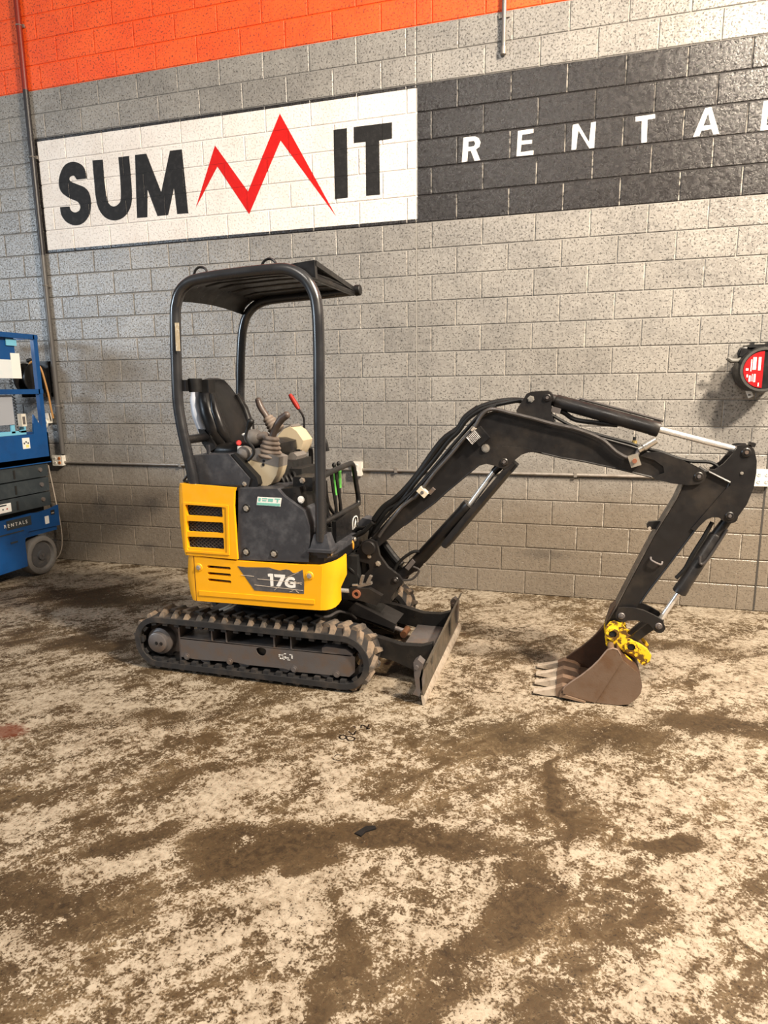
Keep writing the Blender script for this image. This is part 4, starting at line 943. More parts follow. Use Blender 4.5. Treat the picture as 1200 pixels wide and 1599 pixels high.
# black lid over the engine and tank
bm = B(); prism(bm, [(2.62, -2.09), (2.70, -2.14), (2.99, -2.12), (2.99, -1.24), (2.62, -1.24)], 1.165, 1.196, 'Z'); finish('engine_lid', bm, M_BLK, EX, 0.006)
bm = B(); tube(bm, [(2.68, -2.09, 1.262), (2.655, -2.09, 1.268), (2.612, -2.09, 1.225), (2.606, -2.09, 1.205), (2.69, -2.09, 1.205)], 0.008, 8, 3); finish('lid_handle', bm, M_BLK, EX)

# charcoal tank cover on the near side
bm = B(); prism(bm, OUT['tank'], -2.14, -1.80); tank = finish('tank_cover', bm, M_PLASTIC, EX, 0.022, 4, 40)
for x, z in OUT['tank_bolts']:
    bm = B(); lathe(bm, [(0, 0.027), (0.003, 0.024), (0.0035, 0.0)], (x, -2.139, z), (0, -1, 0), 20); finish('bolt_dish', bm, M_BLK, tank)
    bolt((x, -2.142, z), (0, -1, 0), tank, 0.012, 0.009)
bm = B(); prism(bm, OUT['sticker'], -2.1420, -2.1395); stk = finish('warning_sticker', bm, M_DECALW, tank)
st_ = OUT['sticker']
def lerp2(u, w): 
    a = Vector(st_[0]).lerp(Vector(st_[1]), u); b = Vector(st_[3]).lerp(Vector(st_[2]), u); return a.lerp(b, w)
bm = B()
for (u0, u1, w0, w1) in ((0.02, 0.98, 0.66, 0.97), (0.05, 0.15, 0.10, 0.5), (0.2, 0.42, 0.1, 0.22), (0.46, 0.66, 0.14, 0.5), (0.22, 0.4, 0.34, 0.46), (0.72, 0.95, 0.08, 0.2), (0.82, 0.88, 0.2, 0.52)):
    prism(bm, [tuple(lerp2(u0, w0)), tuple(lerp2(u1, w0)), tuple(lerp2(u1, w1)), tuple(lerp2(u0, w1))], -2.1428, -2.1415)
finish('sticker_print', bm, M_TEAL, tank)
bm = B(); prism(bm, OUT['notch'], -2.105, -1.85); ncb = finish('filler_box', bm, M_BLK, EX, 0.008)
bolt((3.365, -2.106, 1.125), (0, -1, 0), ncb, 0.014, 0.008, M_DECALW)
bm = B(); box(bm, (3.28, -2.02, 1.16), (3.40, -1.85, 1.24)); finish('hinge_block', bm, M_BLK, EX, 0.008)
bolt((3.34, -2.022, 1.222), (0, -1, 0), ncb, 0.012, 0.01, M_BRIGHT)
bm = B(); tube(bm, [(3.30, -2.0, 1.20), (3.36, -1.98, 1.225), (3.44, -1.97, 1.19), (3.46, -1.96, 1.05), (3.44, -1.95, 0.86)], 0.014, 8, 5); finish('cab_hose', bm, M_HOSE, EX)

# operator deck, front ledge, post foot
bm = B(); prism(bm, [(2.98, -2.10), (3.43, -2.125), (3.50, -2.12), (3.56, -2.06), (3.545, -1.26), (2.98, -1.26)], 0.757, 0.808, 'Z'); finish('operator_deck', bm, M_BLK, EX, 0.008)
bm = B(); prism(bm, [(3.415, -2.125), (3.52, -2.12), (3.55, -2.06), (3.55, -1.48), (3.50, -1.48), (3.50, -2.05), (3.415, -2.08)], 0.795, 0.838, 'Z'); ledge = finish('front_ledge', bm, M_PLASTIC, EX, 0.010)
bolt((3.555, -1.74, 0.822), (1, 0, 0), ledge, 0.011, 0.008)
bolt((3.535, -2.09, 0.815), (1, 0, 0), ledge, 0.010, 0.006)
bm = B(); foot = [(0.835, 0.072, 0.060), (0.85, 0.072, 0.060), (0.855, 0.060, 0.050), (0.935, 0.038, 0.038)]
V = [[bm.verts.new((3.487 + sx * a, -2.10 + sy * b, z)) for sx, sy in ((-1, -1), (1, -1), (1, 1), (-1, 1))] for z, a, b in foot]
bm.faces.new(V[0][::-1]); bm.faces.new(V[-1])
for a, b in zip(V, V[1:]):
    for k in range(4): bm.faces.new((a[k], a[(k + 1) % 4], b[(k + 1) % 4], b[k]))
finish('post_foot', bm, M_PLASTIC, EX, 0.005)
# front panel with the round-cornered emblem
pan = [(p[1], p[2]) for p in PATH['emblem_panel']]
bm = B(); prism(bm, [(-1.915, 0.965), (-1.56, 0.995), (-1.50, 0.985), (-1.465, 0.945), (-1.465, 0.80), (-1.915, 0.80)], 3.47, 3.50, 'X'); fp = finish('front_panel', bm, M_BLK, EX, 0.012, 3)
bm = B(); box(bm, (3.36, -1.93, 0.80), (3.475, -1.912, 0.93)); finish('panel_return', bm, M_DARK, EX, 0.004)
ec = (-1.569, 0.875)
def egg(rx, rz, n=20): return [(ec[0] + rx * (abs(math.cos(t)) ** 0.75) * (1 if math.cos(t) > 0 else -1), ec[1] + rz * (abs(math.sin(t)) ** 0.75) * (1 if math.sin(t) > 0 else -1)) for t in [2 * math.pi * k / n for k in range(n)]]
bm = B(); prism(bm, egg(0.056, 0.060), 3.5005, 3.503, 'X', [egg(0.049, 0.053)]); em = finish('emblem', bm, M_DECALW, fp)
bm = B()
deer = [(-0.030, -0.030), (-0.012, -0.038), (-0.006, -0.020), (0.010, -0.030), (0.030, -0.022), (0.014, -0.014), (0.008, 0.006), (0.020, 0.020), (0.010, 0.026), (0.006, 0.040), (0.000, 0.024), (-0.008, 0.010), (-0.018, -0.006), (-0.026, -0.016)]
prism(bm, [(ec[0] + u, ec[1] + w) for u, w in deer], 3.5005, 3.5025, 'X'); finish('emblem', bm, M_DECALW, fp)

# front grab rail and travel levers
rp = [(3.49, -2.09, 1.257), (3.49, -1.92, 1.268), (3.49, -1.64, 1.276), (3.49, -1.585, 1.272), (3.49, -1.548, 1.245), (3.49, -1.51, 1.15), (3.49, -1.468, 1.045), (3.49, -1.472, 1.005), (3.49, -1.52, 0.995), (3.49, -2.09, 0.993)]
bm = B(); tube(bm, rp, 0.0165, 12, 5); finish('front_rail', bm, M_BLK, EX)
for yy in (-1.855, -1.775):
    bm = B(); tube(bm, [(3.46, yy - 0.02, 1.262), (3.465, yy, 1.15), (3.47, yy + 0.03, 1.0), (3.45, yy + 0.03, 0.85)], 0.0105, 8, 4); finish('rail_bar', bm, M_BLK, EX)
bm = B(); tube(bm, [(3.47, -1.99, 1.22), (3.47, -1.97, 1.11), (3.47, -1.93, 1.05), (3.47, -1.86, 1.0)], 0.010, 8, 4); finish('rail_bar', bm, M_BLK, EX)
for y0, y1, z0, z1 in ((-1.648, -1.598, 1.075, 1.25), (-1.56, -1.525, 1.11, 1.25)):
    bm = B(); box(bm, (3.39, y0, z0), (3.398, y1, z1)); ident(finish('travel_pedal', bm, M_GREEN, EX, 0.003), 'bright green flat lever')
for yy in (-1.60, -1.52):
    bm = B(); tube(bm, [(3.38, yy, 0.80), (3.385, yy - 0.01, 1.0), (3.385, yy - 0.02, 1.28)], 0.009, 8, 3); lv = finish('travel_lever', bm, M_BLK, EX)
    bm = B(); ball(bm, (3.385, yy - 0.02, 1.265), (0.014, 0.014, 0.018), 10); finish('knob', bm, M_HOSE, lv)

# ------------------------------------------------------------------ canopy
bm = B(); tube(bm, PATH['near_hoop'], 0.0315, 16, 5); nh = finish('canopy_post', bm, M_TUBE, EX)
bm = B(); prism(bm, OUT['post_decal'], -2.1555, -2.1525); finish('post_decal', bm, paint('decal_tan', (0.46, 0.36, 0.22), 0.5, 0, (0.75, 0.7, 0.6), 0.8, 60), nh)
fh = [(2.70, -1.36, 1.15), (2.675, -1.36, 1.27), (2.612, -1.36, 1.60), (2.615, -1.36, 1.80), (2.637, -1.36, 2.05), (2.663, -1.36, 2.175), (2.704, -1.36, 2.248), (2.777, -1.36, 2.300), (2.899, -1.36, 2.325), (3.218, -1.36, 2.338), (3.47, -1.36, 2.352)]
bm = B(); tube(bm, fh, 0.030, 16, 5); finish('canopy_post', bm, M_TUBE, EX)
bm = B(); lathe(bm, [(0, 0), (0, 0.034), (0.03, 0.034), (0.034, 0.03), (0.034, 0)], (3.462, -1.36, 2.352), (1, 0, 0.03), 16); finish('tube_cap', bm, M_HOSE, EX)
bm = B(); cyl(bm, (2.65, -2.12, 1.455), (2.64, -1.36, 1.455), 0.026, 12); finish('rear_rail', bm, M_BLK, EX)
# roof pan with pressed ribs underneath and a drooping rear edge
rows = []
for x, z in ((2.660, 2.235), (2.690, 2.285), (2.74, 2.318), (2.85, 2.338), (3.15, 2.352), (3.44, 2.352)):
    rows.append([(x, y, z + 0.018 * math.sin(math.pi * (y + 2.09) / 0.72)) for y in (-2.09, -1.98, -1.86, -1.74, -1.62, -1.50, -1.37)])
bm = B(); sheet(bm, rows, 0.028, (0, 0, 1)); roof = finish('canopy_roof', bm, M_BLK, EX)
for yy in (-1.97, -1.82, -1.66, -1.51):
    dz = 0.018 * math.sin(math.pi * (yy + 2.09) / 0.72)
    bm = B(); sheet(bm, [[(x, yy - 0.02, z + dz - 0.001), (x, yy - 0.011, z + dz - 0.007), (x, yy + 0.011, z + dz - 0.007), (x, yy + 0.02, z + dz - 0.001)] for x, z in ((2.76, 2.322), (2.87, 2.338), (3.15, 2.351), (3.36, 2.352))], 0.008, (0, 0, 1)); finish('roof_rib', bm, M_BLK, roof)
bm = B(); prism(bm, [(3.345, 2.392), (3.492, 2.405), (3.496, 2.315), (3.44, 2.325), (3.40, 2.37)], -2.118, -2.085); finish('visor_end', bm, M_BLK, EX, 0.003)
bm = B(); sheet(bm, [[(3.345 - t * 0.03, y, 2.388 - t * 0.045), (3.44 - t * 0.035, y, 2.394 - t * 0.05), (3.492 - t * 0.045, y, 2.398 - t * 0.055)] for y, t in ((-2.10, 0), (-1.73, 0.35), (-1.35, 0.7))], 0.008, (0, 0, 1)); visor = finish('front_visor', bm, M_BLK, EX)
bm = B(); sheet(bm, [[(3.490 - t * 0.045, y, 2.378 - t * 0.055), (3.492 - t * 0.045, y, 2.404 - t * 0.055)] for y, t in ((-2.10, 0), (-1.73, 0.35), (-1.35, 0.7))], 0.006, (1, 0, 0)); finish('visor_lip', bm, M_BLK, visor)
bm = B(); cyl(bm, (3.45, -2.09, 2.335), (3.45, -1.37, 2.335), 0.018, 10); finish('roof_crossbar', bm, M_BLK, EX)
for nm in ('loop1', 'loop2'):
    bm = B(); tube(bm, PATH[nm], 0.007, 8, 5); finish('lifting_loop', bm, M_BLK, EX)
# cup holder clamped to the rear post
bm = B(); lathe(bm, [(0, 0), (0, 0.038), (0.075, 0.042), (0.078, 0.040), (0.06, 0.034), (0.01, 0.032), (0.01, 0)], (2.70, -2.06, 1.73), (0, 0, 1), 16); ch = finish('cup_holder', bm, M_HOSE, EX)
bm = B(); box(bm, (2.60, -2.12, 1.735), (2.675, -2.04, 1.80)); finish('holder_clamp', bm, M_BLK, ch, 0.008)
bm = B(); box(bm, (2.72, -2.05, 1.725), (2.78, -1.98, 1.80)); finish('holder_arm', bm, M_HOSE, ch, 0.010)

# ------------------------------------------------------------------ seat
def slab_sections(bm, secs, seg=20, e=3.2):
    """loft of rounded cross sections: (centre, u axis half, v axis half)"""
    rings = []
    for c, u, v in secs:
        c, u, v = Vector(c), Vector(u), Vector(v); ring = []
        for k in range(seg):
            t = 2 * math.pi * k / seg
            cx = abs(math.cos(t)) ** (2 / e) * (1 if math.cos(t) >= 0 else -1); sx = abs(math.sin(t)) ** (2 / e) * (1 if math.sin(t) >= 0 else -1)
            ring.append(bm.verts.new(c + u * cx + v * sx))
        rings.append(ring)
    for a, b in zip(rings, rings[1:]):
        for k in range(seg): bm.faces.new((a[k], a[(k + 1) % seg], b[(k + 1) % seg], b[k]))
    bm.faces.new(rings[0][::-1]); bm.faces.new(rings[-1])
    return bm
SY = -1.685
bm = B(); slab_sections(bm, [((2.86, SY, 1.33), (0.235, 0, 0.0), (0, 0.215, 0)), ((2.87, SY, 1.36), (0.25, 0, 0.0), (0, 0.235, 0)), ((2.87, SY, 1.405), (0.245, 0, 0.012), (0, 0.23, 0)), ((2.86, SY, 1.425), (0.20, 0, 0.01), (0, 0.19, 0))], 24)
seat = finish('seat_cushion', bm, M_SEAT, EX, sharp=60)
bm = B(); lean = Vector((-0.32, 0, 0.947))
secs = []
for t, hw, th in ((0.0, 0.15, 0.050), (0.04, 0.195, 0.060), (0.14, 0.225, 0.062), (0.24, 0.228, 0.062), (0.33, 0.205, 0.055), (0.40, 0.165, 0.046), (0.445, 0.125, 0.038), (0.462, 0.08, 0.02)):
    c = Vector((2.735, SY, 1.372)) + lean * t
    secs.append((c, Vector((0.947, 0, 0.32)) * th, (0, hw, 0)))
slab_sections(bm, secs, 24); back = finish('seat_backrest', bm, M_SEAT, EX, sharp=60)
for sy in (-1, 1):   # side bolsters
    bm = B(); tube(bm, [Vector((2.735, SY, 1.372)) + lean * t + Vector((0.947, 0, 0.32)) * 0.052 + Vector((0, sy * w, 0)) for t, w in ((0.03, 0.15), (0.12, 0.185), (0.24, 0.185), (0.34, 0.15))], [0.022, 0.03, 0.03, 0.02], 10); finish('bolster', bm, M_SEAT, back, sharp=60)
bm = B(); secs = []
for t, hw, th in ((0.10, 0.17, 0.030), (0.16, 0.205, 0.045), (0.26, 0.205, 0.050), (0.36, 0.175, 0.040), (0.41, 0.14, 0.022)):
    c = Vector((2.735, SY, 1.372)) + lean * t - Vector((0.947, 0, 0.32)) * 0.080
    secs.append((c, Vector((0.947, 0, 0.32)) * th, (0, hw, 0)))
slab_sections(bm, secs, 24); finish('seat_shell', bm, M_SHELL, EX, sharp=60)
bm = B(); prism(bm, [(2.60, 1.505), (2.64, 1.50), (2.70, 1.43), (2.72, 1.39), (2.66, 1.36), (2.62, 1.42)], -1.90, -1.86); finish('recliner_cover', bm, M_BLK, EX, 0.008)
bm = B(); box(bm, (2.66, -1.92, 1.16), (3.06, -1.45, 1.335)); finish('seat_base', bm, M_BLK, EX, 0.015)
bm = B(); prism(bm, OUT['box'], -2.085, -1.93); sbx = finish('seat_side_box', bm, M_PLASTIC, EX, 0.007)
bolt((3.002, -2.087, 1.20), (0, -1, 0), sbx, 0.010, 0.008)
bm = B(); prism(bm, [(2.915, 1.37), (2.94, 1.375), (3.075, 1.24), (3.085, 1.20), (3.06, 1.165), (3.02, 1.165), (3.04, 1.23)], -2.075, -1.95); finish('box_edge', bm, M_HOSE, EX, 0.006)
bm = B(); box(bm, (2.735, -2.04, 1.36), (2.75, -2.02, 1.42)); finish('belt_stalk', bm, M_PLASTIC, EX, 0.002)
bm = B(); lathe(bm, [(0, 0), (0, 0.016), (0.006, 0.016), (0.009, 0.012), (0.009, 0)], (2.925, -1.99, 1.43), (0.4, -0.8, 0.4), 12); kk = finish('ignition_key', bm, paint('key_red', (0.55, 0.02, 0.015), 0.5), EX)
bm = B(); box(bm, (2.925, -2.01, 1.39), (2.955, -1.99, 1.412)); finish('key_tag', bm, M_DECALW, kk, 0.003)

# ------------------------------------------------------------------ consoles and levers
def console(out, top, y0, y1):
    bm = B(); prism(bm, out, y0, y1); c = finish('control_console', bm, M_CREAM, EX, 0.016, 3)
    if top:
        bm = B(); prism(bm, top, y0 - 0.002, y1 + 0.002); finish('console_top', bm, M_GREYP, c, 0.012, 3)
    return c
con = console(OUT['console'], OUT['console_top'], -2.02, -1.90)
bm = B(); lathe(bm, [(0, 0), (0, 0.008), (0.003, 0.008), (0.003, 0)], (3.10, -2.021, 1.33), (0, -1, 0), 12); finish('console_button', bm, M_HOSE, con)
bm = B(); lathe(bm, [(0, 0), (0, 0.009), (0.003, 0.009), (0.003, 0)], (3.095, -2.021, 1.308), (0, -1, 0), 12); finish('console_button', bm, M_HOSE, con)
def bellows(c0, c1, r0, r1, n, parent, mat, name='lever_boot'):
    c0, c1 = Vector(c0), Vector(c1); L = (c1 - c0).length; prof = [(0, 0)]
    for k in range(n):
        r = r0 + (r1 - r0) * k / n; t = L * k / n
        prof += [(t, r * 0.86), (t + L / n * 0.3, r), (t + L / n * 0.6, r), (t + L / n * 0.9, r * 0.84)]
    prof += [(L, r1 * 0.8), (L, 0)]
    bm = B(); lathe(bm, prof, c0, c1 - c0, 20); return finish(name, bm, mat, parent, sharp=70)
def stick(base, pts, rad, boot, parent, r0, r1):
    b = bellows(*boot, r0, r1, 5, parent, M_BOOT)
    bm = B(); tube(bm, pts, rad, 12, 0); g = finish('joystick', bm, M_GRIP, EX, sharp=60)
    ends = pts[-1]; bm = B(); ball(bm, ends, (rad[-1] * 1.05,) * 3, 12); finish('grip_end', bm, M_GRIP, g, sharp=70)
    return g
stick(None, [(3.125, -1.96, 1.45), (3.145, -1.96, 1.50), (3.165, -1.96, 1.535), (3.195, -1.96, 1.572), (3.226, -1.96, 1.592)], [0.020, 0.021, 0.022, 0.024, 0.022], ((3.105, -1.96, 1.345), (3.130, -1.96, 1.47)), EX, 0.078, 0.036)
stick(None, [(2.835, -1.40, 1.535), (2.815, -1.40, 1.570), (2.79, -1.40, 1.605), (2.772, -1.40, 1.64), (2.764, -1.40, 1.668)], [0.024, 0.021, 0.022, 0.023, 0.020], ((2.90, -1.40, 1.46), (2.825, -1.40, 1.555)), EX, 0.058, 0.034)
bm = B(); ball(bm, (2.995, -1.93, 1.457), (0.062, 0.055, 0.052), 18); pal = finish('wrist_rest', bm, M_GREYP, EX, sharp=70)
bm = B(); tube(bm, [(3.03, -1.95, 1.46), (3.075, -1.95, 1.475), (3.10, -1.96, 1.46)], 0.022, 10, 4); finish('wrist_rest_arm', bm, M_BOOT, pal, sharp=60)
bm = B(); ball(bm, (2.945, -1.93, 1.475), (0.03, 0.02, 0.012), 12); finish('knob', bm, M_DECALW, pal, sharp=70)
bm = B(); ball(bm, (2.975, -2.01, 1.372), (0.052, 0.04, 0.045), 16); finish('throttle_housing', bm, M_GREYP, EX, sharp=70)
pts = PATH['near_lever']
bm = B(); tube(bm, pts, 0.009, 8, 4); lv = finish('throttle_lever', bm, M_HOSE, EX)
bm = B(); tube(bm, [Vector(pts[-2]).lerp(Vector(pts[-1]), 0.1), Vector(pts[-1])], [0.012, 0.021], 10); ball(bm, pts[-1], 0.021, 10); finish('knob', bm, M_HOSE, lv, sharp=70)
fc = console(OUT['far_console'], None, -1.52, -1.36)
bm = B(); prism(bm, [(2.99, 1.488), (3.045, 1.512), (3.06, 1.50), (3.0, 1.43), (2.95, 1.43)], -1.515, -1.37); finish('console_top', bm, M_GREYP, fc, 0.008)
bm = B(); box(bm, (3.06, -1.524, 1.33), (3.115, -1.50, 1.352)); finish('console_clip', bm, M_HOSE, fc, 0.006)
bm = B(); prism(bm, OUT['armrest'], -1.66, -1.50); finish('armrest', bm, M_GREYP, EX, 0.014, 3)
rl = [Vector(p) for p in PATH['red_lever']]
bm = B(); tube(bm, rl[1:] + [rl[-1] + Vector((0, 0, -0.06))], 0.008, 8, 4); ll = finish('safety_lever', bm, M_BLK, EX)
bm = B(); tube(bm, [rl[0], rl[0].lerp(rl[1], 0.2), rl[0].lerp(rl[1], 0.8), rl[1] + (rl[1] - rl[0]) * 0.1], [0.012, 0.016, 0.017, 0.012], 10); ident(finish('lever_grip', bm, M_RED, ll, sharp=60), 'red lever grip')
bm = B(); tube(bm, PATH['grab'], 0.016, 10, 4); finish('grab_handle', bm, M_HOSE, EX)
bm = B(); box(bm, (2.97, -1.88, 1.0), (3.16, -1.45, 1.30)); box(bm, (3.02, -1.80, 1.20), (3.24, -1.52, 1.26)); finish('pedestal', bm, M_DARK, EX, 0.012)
for k in range(6):
    bm = B(); x0 = 3.10 + 0.02 * k; tube(bm, [(x0, -1.86 + 0.03 * k, 1.26 - 0.01 * (k % 3)), (x0 + 0.05, -1.88 + 0.02 * k, 1.20), (x0 + 0.06, -1.85 + 0.02 * k, 1.10)], 0.011, 8, 4); finish('pilot_hose', bm, M_HOSE, EX)
bm = B(); tube(bm, [(3.20, -1.40, 1.42), (3.235, -1.40, 1.40), (3.25, -1.40, 1.33)], 0.02, 10, 4); finish('side_light', bm, M_BLK, EX)

# ------------------------------------------------------------------ swing post
AY = -1.70            # centre plane of boom and arm
def ring(bm, c, r1, r0, ya, yb, n=22):
    L = lambda r: [(c[0] + r * math.cos(2 * math.pi * k / n), c[1] + r * math.sin(2 * math.pi * k / n)) for k in range(n)]
    return prism(bm, L(r1), ya, yb, 'Y', [L(r0)])
def plates(name, out, half, thick, mat, bevel=0.004, parent=EX):
    """a matching pair of side plates"""
    res = []
    for s in (-1, 1):
        bm = B(); prism(bm, out, AY + s * half, AY + s * (half - thick)); res.append(finish(name, bm, mat, parent, bevel))
    return res
def pin(x, z, half, r, parent, mat=None, name='pin', cap=True):
    bm = B(); lathe(bm, [(-half, 0), (-half, r * 0.8), (-half + 0.004, r), (half - 0.004, r), (half, r * 0.8), (half, 0)], (x, AY, z), (0, 1, 0), 20)
    o = finish(name, bm, mat or M_ARM, parent)
    if cap:
        bm = B(); lathe(bm, [(0, 0), (0, r * 0.42), (0.004, r * 0.36), (0.004, 0)], (x, AY - half, z), (0, -1, 0), 12); finish('pin_centre', bm, M_STEEL, o)
    return o
sw = plates('swing_bracket', OUT['swing'], 0.088, 0.028, M_ARM, 0.006)
bm = B(); prism(bm, [(3.60, 0.47), (3.66, 0.62), (3.70, 0.66), (3.78, 0.62), (3.80, 0.45), (3.70, 0.44)], AY - 0.062, AY + 0.062); finish('swing_core', bm, M_ARM, EX, 0.008)
pb = PATH['boom_pins'][0]
bm = B(); lathe(bm, [(-0.105, 0), (-0.105, 0.040), (-0.099, 0.044), (0.099, 0.044), (0.105, 0.040), (0.105, 0)], (pb[0], AY, pb[2]), (0, 1, 0), 28); finish('boom_pivot', bm, M_ARM, EX)
ps = PATH['swing_pins']
pin(ps[0][0], ps[0][2], 0.097, 0.020, EX)
bolt((ps[2][0], -1.789, ps[2][2]), (0, -1, 0), sw[0], 0.012, 0.009)
bolt((ps[3][0], -1.789, ps[3][2]), (0, -1, 0), sw[0], 0.009, 0.007)
bolt((pb[0], AY - 0.03, pb[2] + 0.044), (0, 0, 1), sw[0], 0.008, 0.008)
# vertical hinge casting on the house front
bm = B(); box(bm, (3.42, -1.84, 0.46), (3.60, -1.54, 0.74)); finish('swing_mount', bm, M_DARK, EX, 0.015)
bm = B(); lathe(bm, [(0, 0), (0, 0.055), (0.30, 0.055), (0.30, 0)], (3.60, AY, 0.44), (0, 0, 1), 20); finish('kingpost', bm, M_ARM, EX)
# swing cylinder rod with its eye, hoses and fittings
bm = B(); cyl(bm, (3.46, -1.92, 0.545), (3.575, -1.915, 0.542), 0.014, 14); finish('swing_rod', bm, M_CHROME, EX)
bm = B(); cyl(bm, (3.20, -1.93, 0.55), (3.47, -1.92, 0.546), 0.03, 14); finish('swing_cylinder', bm, M_BLK, EX)
bm = B(); prism(bm, [(3.565, 0.525), (3.60, 0.50), (3.75, 0.47), (3.78, 0.53), (3.70, 0.57), (3.58, 0.565)], -1.925, -1.885); finish('swing_arm', bm, M_ARM, EX, 0.006)
bm = B(); ring(bm, (3.625, 0.533), 0.026, 0.014, -1.938, -1.924); finish('swing_eye', bm, M_COPPER, EX)
bm = B(); obox(bm, (3.665, -1.89, 0.583), (0.09, 0.03, 0.016), (0, -0.30, 0)); obox(bm, (3.648, -1.89, 0.612), (0.016, 0.025, 0.055), (0, 0.25, 0)); obox(bm, (3.695, -1.89, 0.618), (0.018, 0.025, 0.05), (0, 0.45, 0)); finish('hose_clamp', bm, paint('dull_zinc', (0.30, 0.27, 0.24), 0.35, 0.6, (0.12, 0.09, 0.07), 0.7, 25), EX, 0.004)
bm = B(); cyl(bm, (3.59, -1.90, 0.575), (3.625, -1.90, 0.578), 0.009, 10); finish('grease_nipple', bm, M_BOLT, EX)
bm = B(); ball(bm, (3.545, -1.77, 0.79), (0.016, 0.016, 0.035), 10); finish('amber_fitting', bm, M_AMBER, EX)
for k, (p0, p1, p2, p3) in enumerate((((3.44, -1.62, 0.78), (3.53, -1.62, 0.86), (3.60, -1.66, 0.88), (3.66, -1.67, 0.92)), ((3.44, -1.72, 0.76), (3.54, -1.72, 0.83), (3.61, -1.73, 0.87), (3.67, -1.73, 0.93)),
                                     ((3.45, -1.58, 0.70), (3.55, -1.55, 0.74), (3.63, -1.58, 0.80), (3.66, -1.62, 0.88)), ((3.46, -1.80, 0.70), (3.55, -1.83, 0.66), (3.60, -1.82, 0.60), (3.58, -1.80, 0.52)))):
    bm = B(); tube(bm, [p0, p1, p2, p3], 0.014, 8, 5); finish('swing_hose', bm, M_HOSE, EX)
bm = B(); tube(bm, [(3.70, -1.64, 0.80), (3.74, -1.64, 0.74), (3.79, -1.64, 0.68), (3.83, -1.65, 0.65)], 0.026, 10, 5); finish('swing_hose', bm, M_HOSE, EX)
bm = B(); prism(bm, [(3.53, 0.90), (3.56, 0.93), (3.62, 0.92), (3.63, 0.87), (3.58, 0.85), (3.53, 0.86)], -1.60, -1.50); finish('hose_guide', bm, M_PLASTIC, EX, 0.008)

# ------------------------------------------------------------------ boom
bm = B(); prism(bm, OUT['boom'], AY - 0.055, AY + 0.055); boom = finish('boom', bm, M_ARM, EX, 0.006, 2, 40)
# raised edge strips along the box seams
bp = OUT['boom']
def strip(path, w, name, parent, y):
    bm = B(); tube(bm, [(x, y, z) for x, z in path], w, 6); return finish(name, bm, M_ARM, parent)
strip(bp[2:16], 0.0055, 'edge_seam', boom, AY - 0.056); strip(bp[18:31], 0.0055, 'edge_seam', boom, AY - 0.056)
plates('rod_bracket', OUT['rod_bracket'], 0.064, 0.016, M_ARM, 0.004, boom)
plates('cylinder_bracket', OUT['top_bracket'], 0.064, 0.018, M_ARM, 0.005, boom)
plates('boom_tip_plate', OUT['boom_tip'], 0.068, 0.016, M_ARM, 0.004, boom)
tip = [(x, z) for x, z in OUT['boom_tip'][:12]] + [(5.23, 1.33), (5.22, 1.27)]
plates('boom_tip_cheek', OUT['boom_tip'][1:11] + [(5.31, 1.335), (5.30, 1.27)], 0.066, 0.014, M_ARM, 0.004, boom)
P1 = PATH['boom_pins']
pin(P1[1][0], P1[1][2], 0.072, 0.022, EX); pin(P1[3][0], P1[3][2], 0.072, 0.021, EX); pin(P1[4][0], P1[4][2], 0.075, 0.024, EX)
bolt((P1[2][0], AY - 0.065, P1[2][2]), (0, -1, 0), boom, 0.013, 0.008)
bolt((P1[5][0], AY - 0.056, P1[5][2]), (0, -1, 0), boom, 0.016, 0.012)
bolt((PATH['valve'][0][0] + 0.36, AY - 0.070, 1.315), (0, -1, 0), boom, 0.007, 0.006)
# work lamp with its wire guard on the boom
lx, ly, lz = PATH['lamp'][0]
bm = B(); obox(bm, (lx + 0.02, -1.775, lz + 0.0), (0.085, 0.045, 0.075), (0, 0.85, 0)); lamp = finish('work_lamp', bm, M_BLK, EX, 0.010, 3)
bm = B(); obox(bm, (lx - 0.012, -1.797, lz - 0.004), (0.050, 0.012, 0.062), (0, 0.85, 0)); finish('lamp_lens', bm, paint('lens_grey', (0.16, 0.15, 0.145), 0.25), lamp, 0.004)
ux = Vector((math.cos(0.85), 0, -math.sin(0.85))); uz = Vector((math.sin(0.85), 0, math.cos(0.85)))
bm = B(); c0 = Vector((lx - 0.012, -1.806, lz - 0.004))
for k in range(-3, 4): cyl(bm, c0 + uz * k * 0.0085 - ux * 0.026, c0 + uz * k * 0.0085 + ux * 0.026, 0.0018, 5)
tube(bm, [c0 - ux * 0.027 - uz * 0.032, c0 + ux * 0.027 - uz * 0.032, c0 + ux * 0.027 + uz * 0.032, c0 - ux * 0.027 + uz * 0.032, c0 - ux * 0.027 - uz * 0.032], 0.0026, 5); finish('lamp_guard', bm, M_PIPE, lamp)
# hydraulic lines
for nm, r, m in (('hose1', 0.0105, M_PIPE), ('hose2', 0.0105, M_HOSE), ('hose3', 0.013, M_HOSE), ('hose4', 0.016, M_HOSE), ('hose5', 0.013, M_HOSE), ('hose6', 0.009, M_HOSE), ('bhose', 0.011, M_HOSE), ('cylhose', 0.010, M_HOSE)):
    bm = B(); tube(bm, PATH[nm], r, 8, 4); finish('hydraulic_line' if m is M_PIPE else 'hydraulic_hose', bm, m, EX)
bm = B(); tube(bm, PATH['hose4'][1:9], 0.021, 10, 4); finish('hose_sleeve', bm, M_HOSE, EX)
cx, cy, cz = PATH['clamp'][0]
bm = B(); obox(bm, (cx, -1.78, cz), (0.062, 0.045, 0.036), (0, 0.72, 0)); ident(finish('hose_clamp', bm, paint('clamp_cream', (0.62, 0.55, 0.42), 0.45), EX, 0.004), 'cream clamp block')
bolt((cx, -1.803, cz), (0, -1, 0), EX, 0.007, 0.005, M_STEEL)
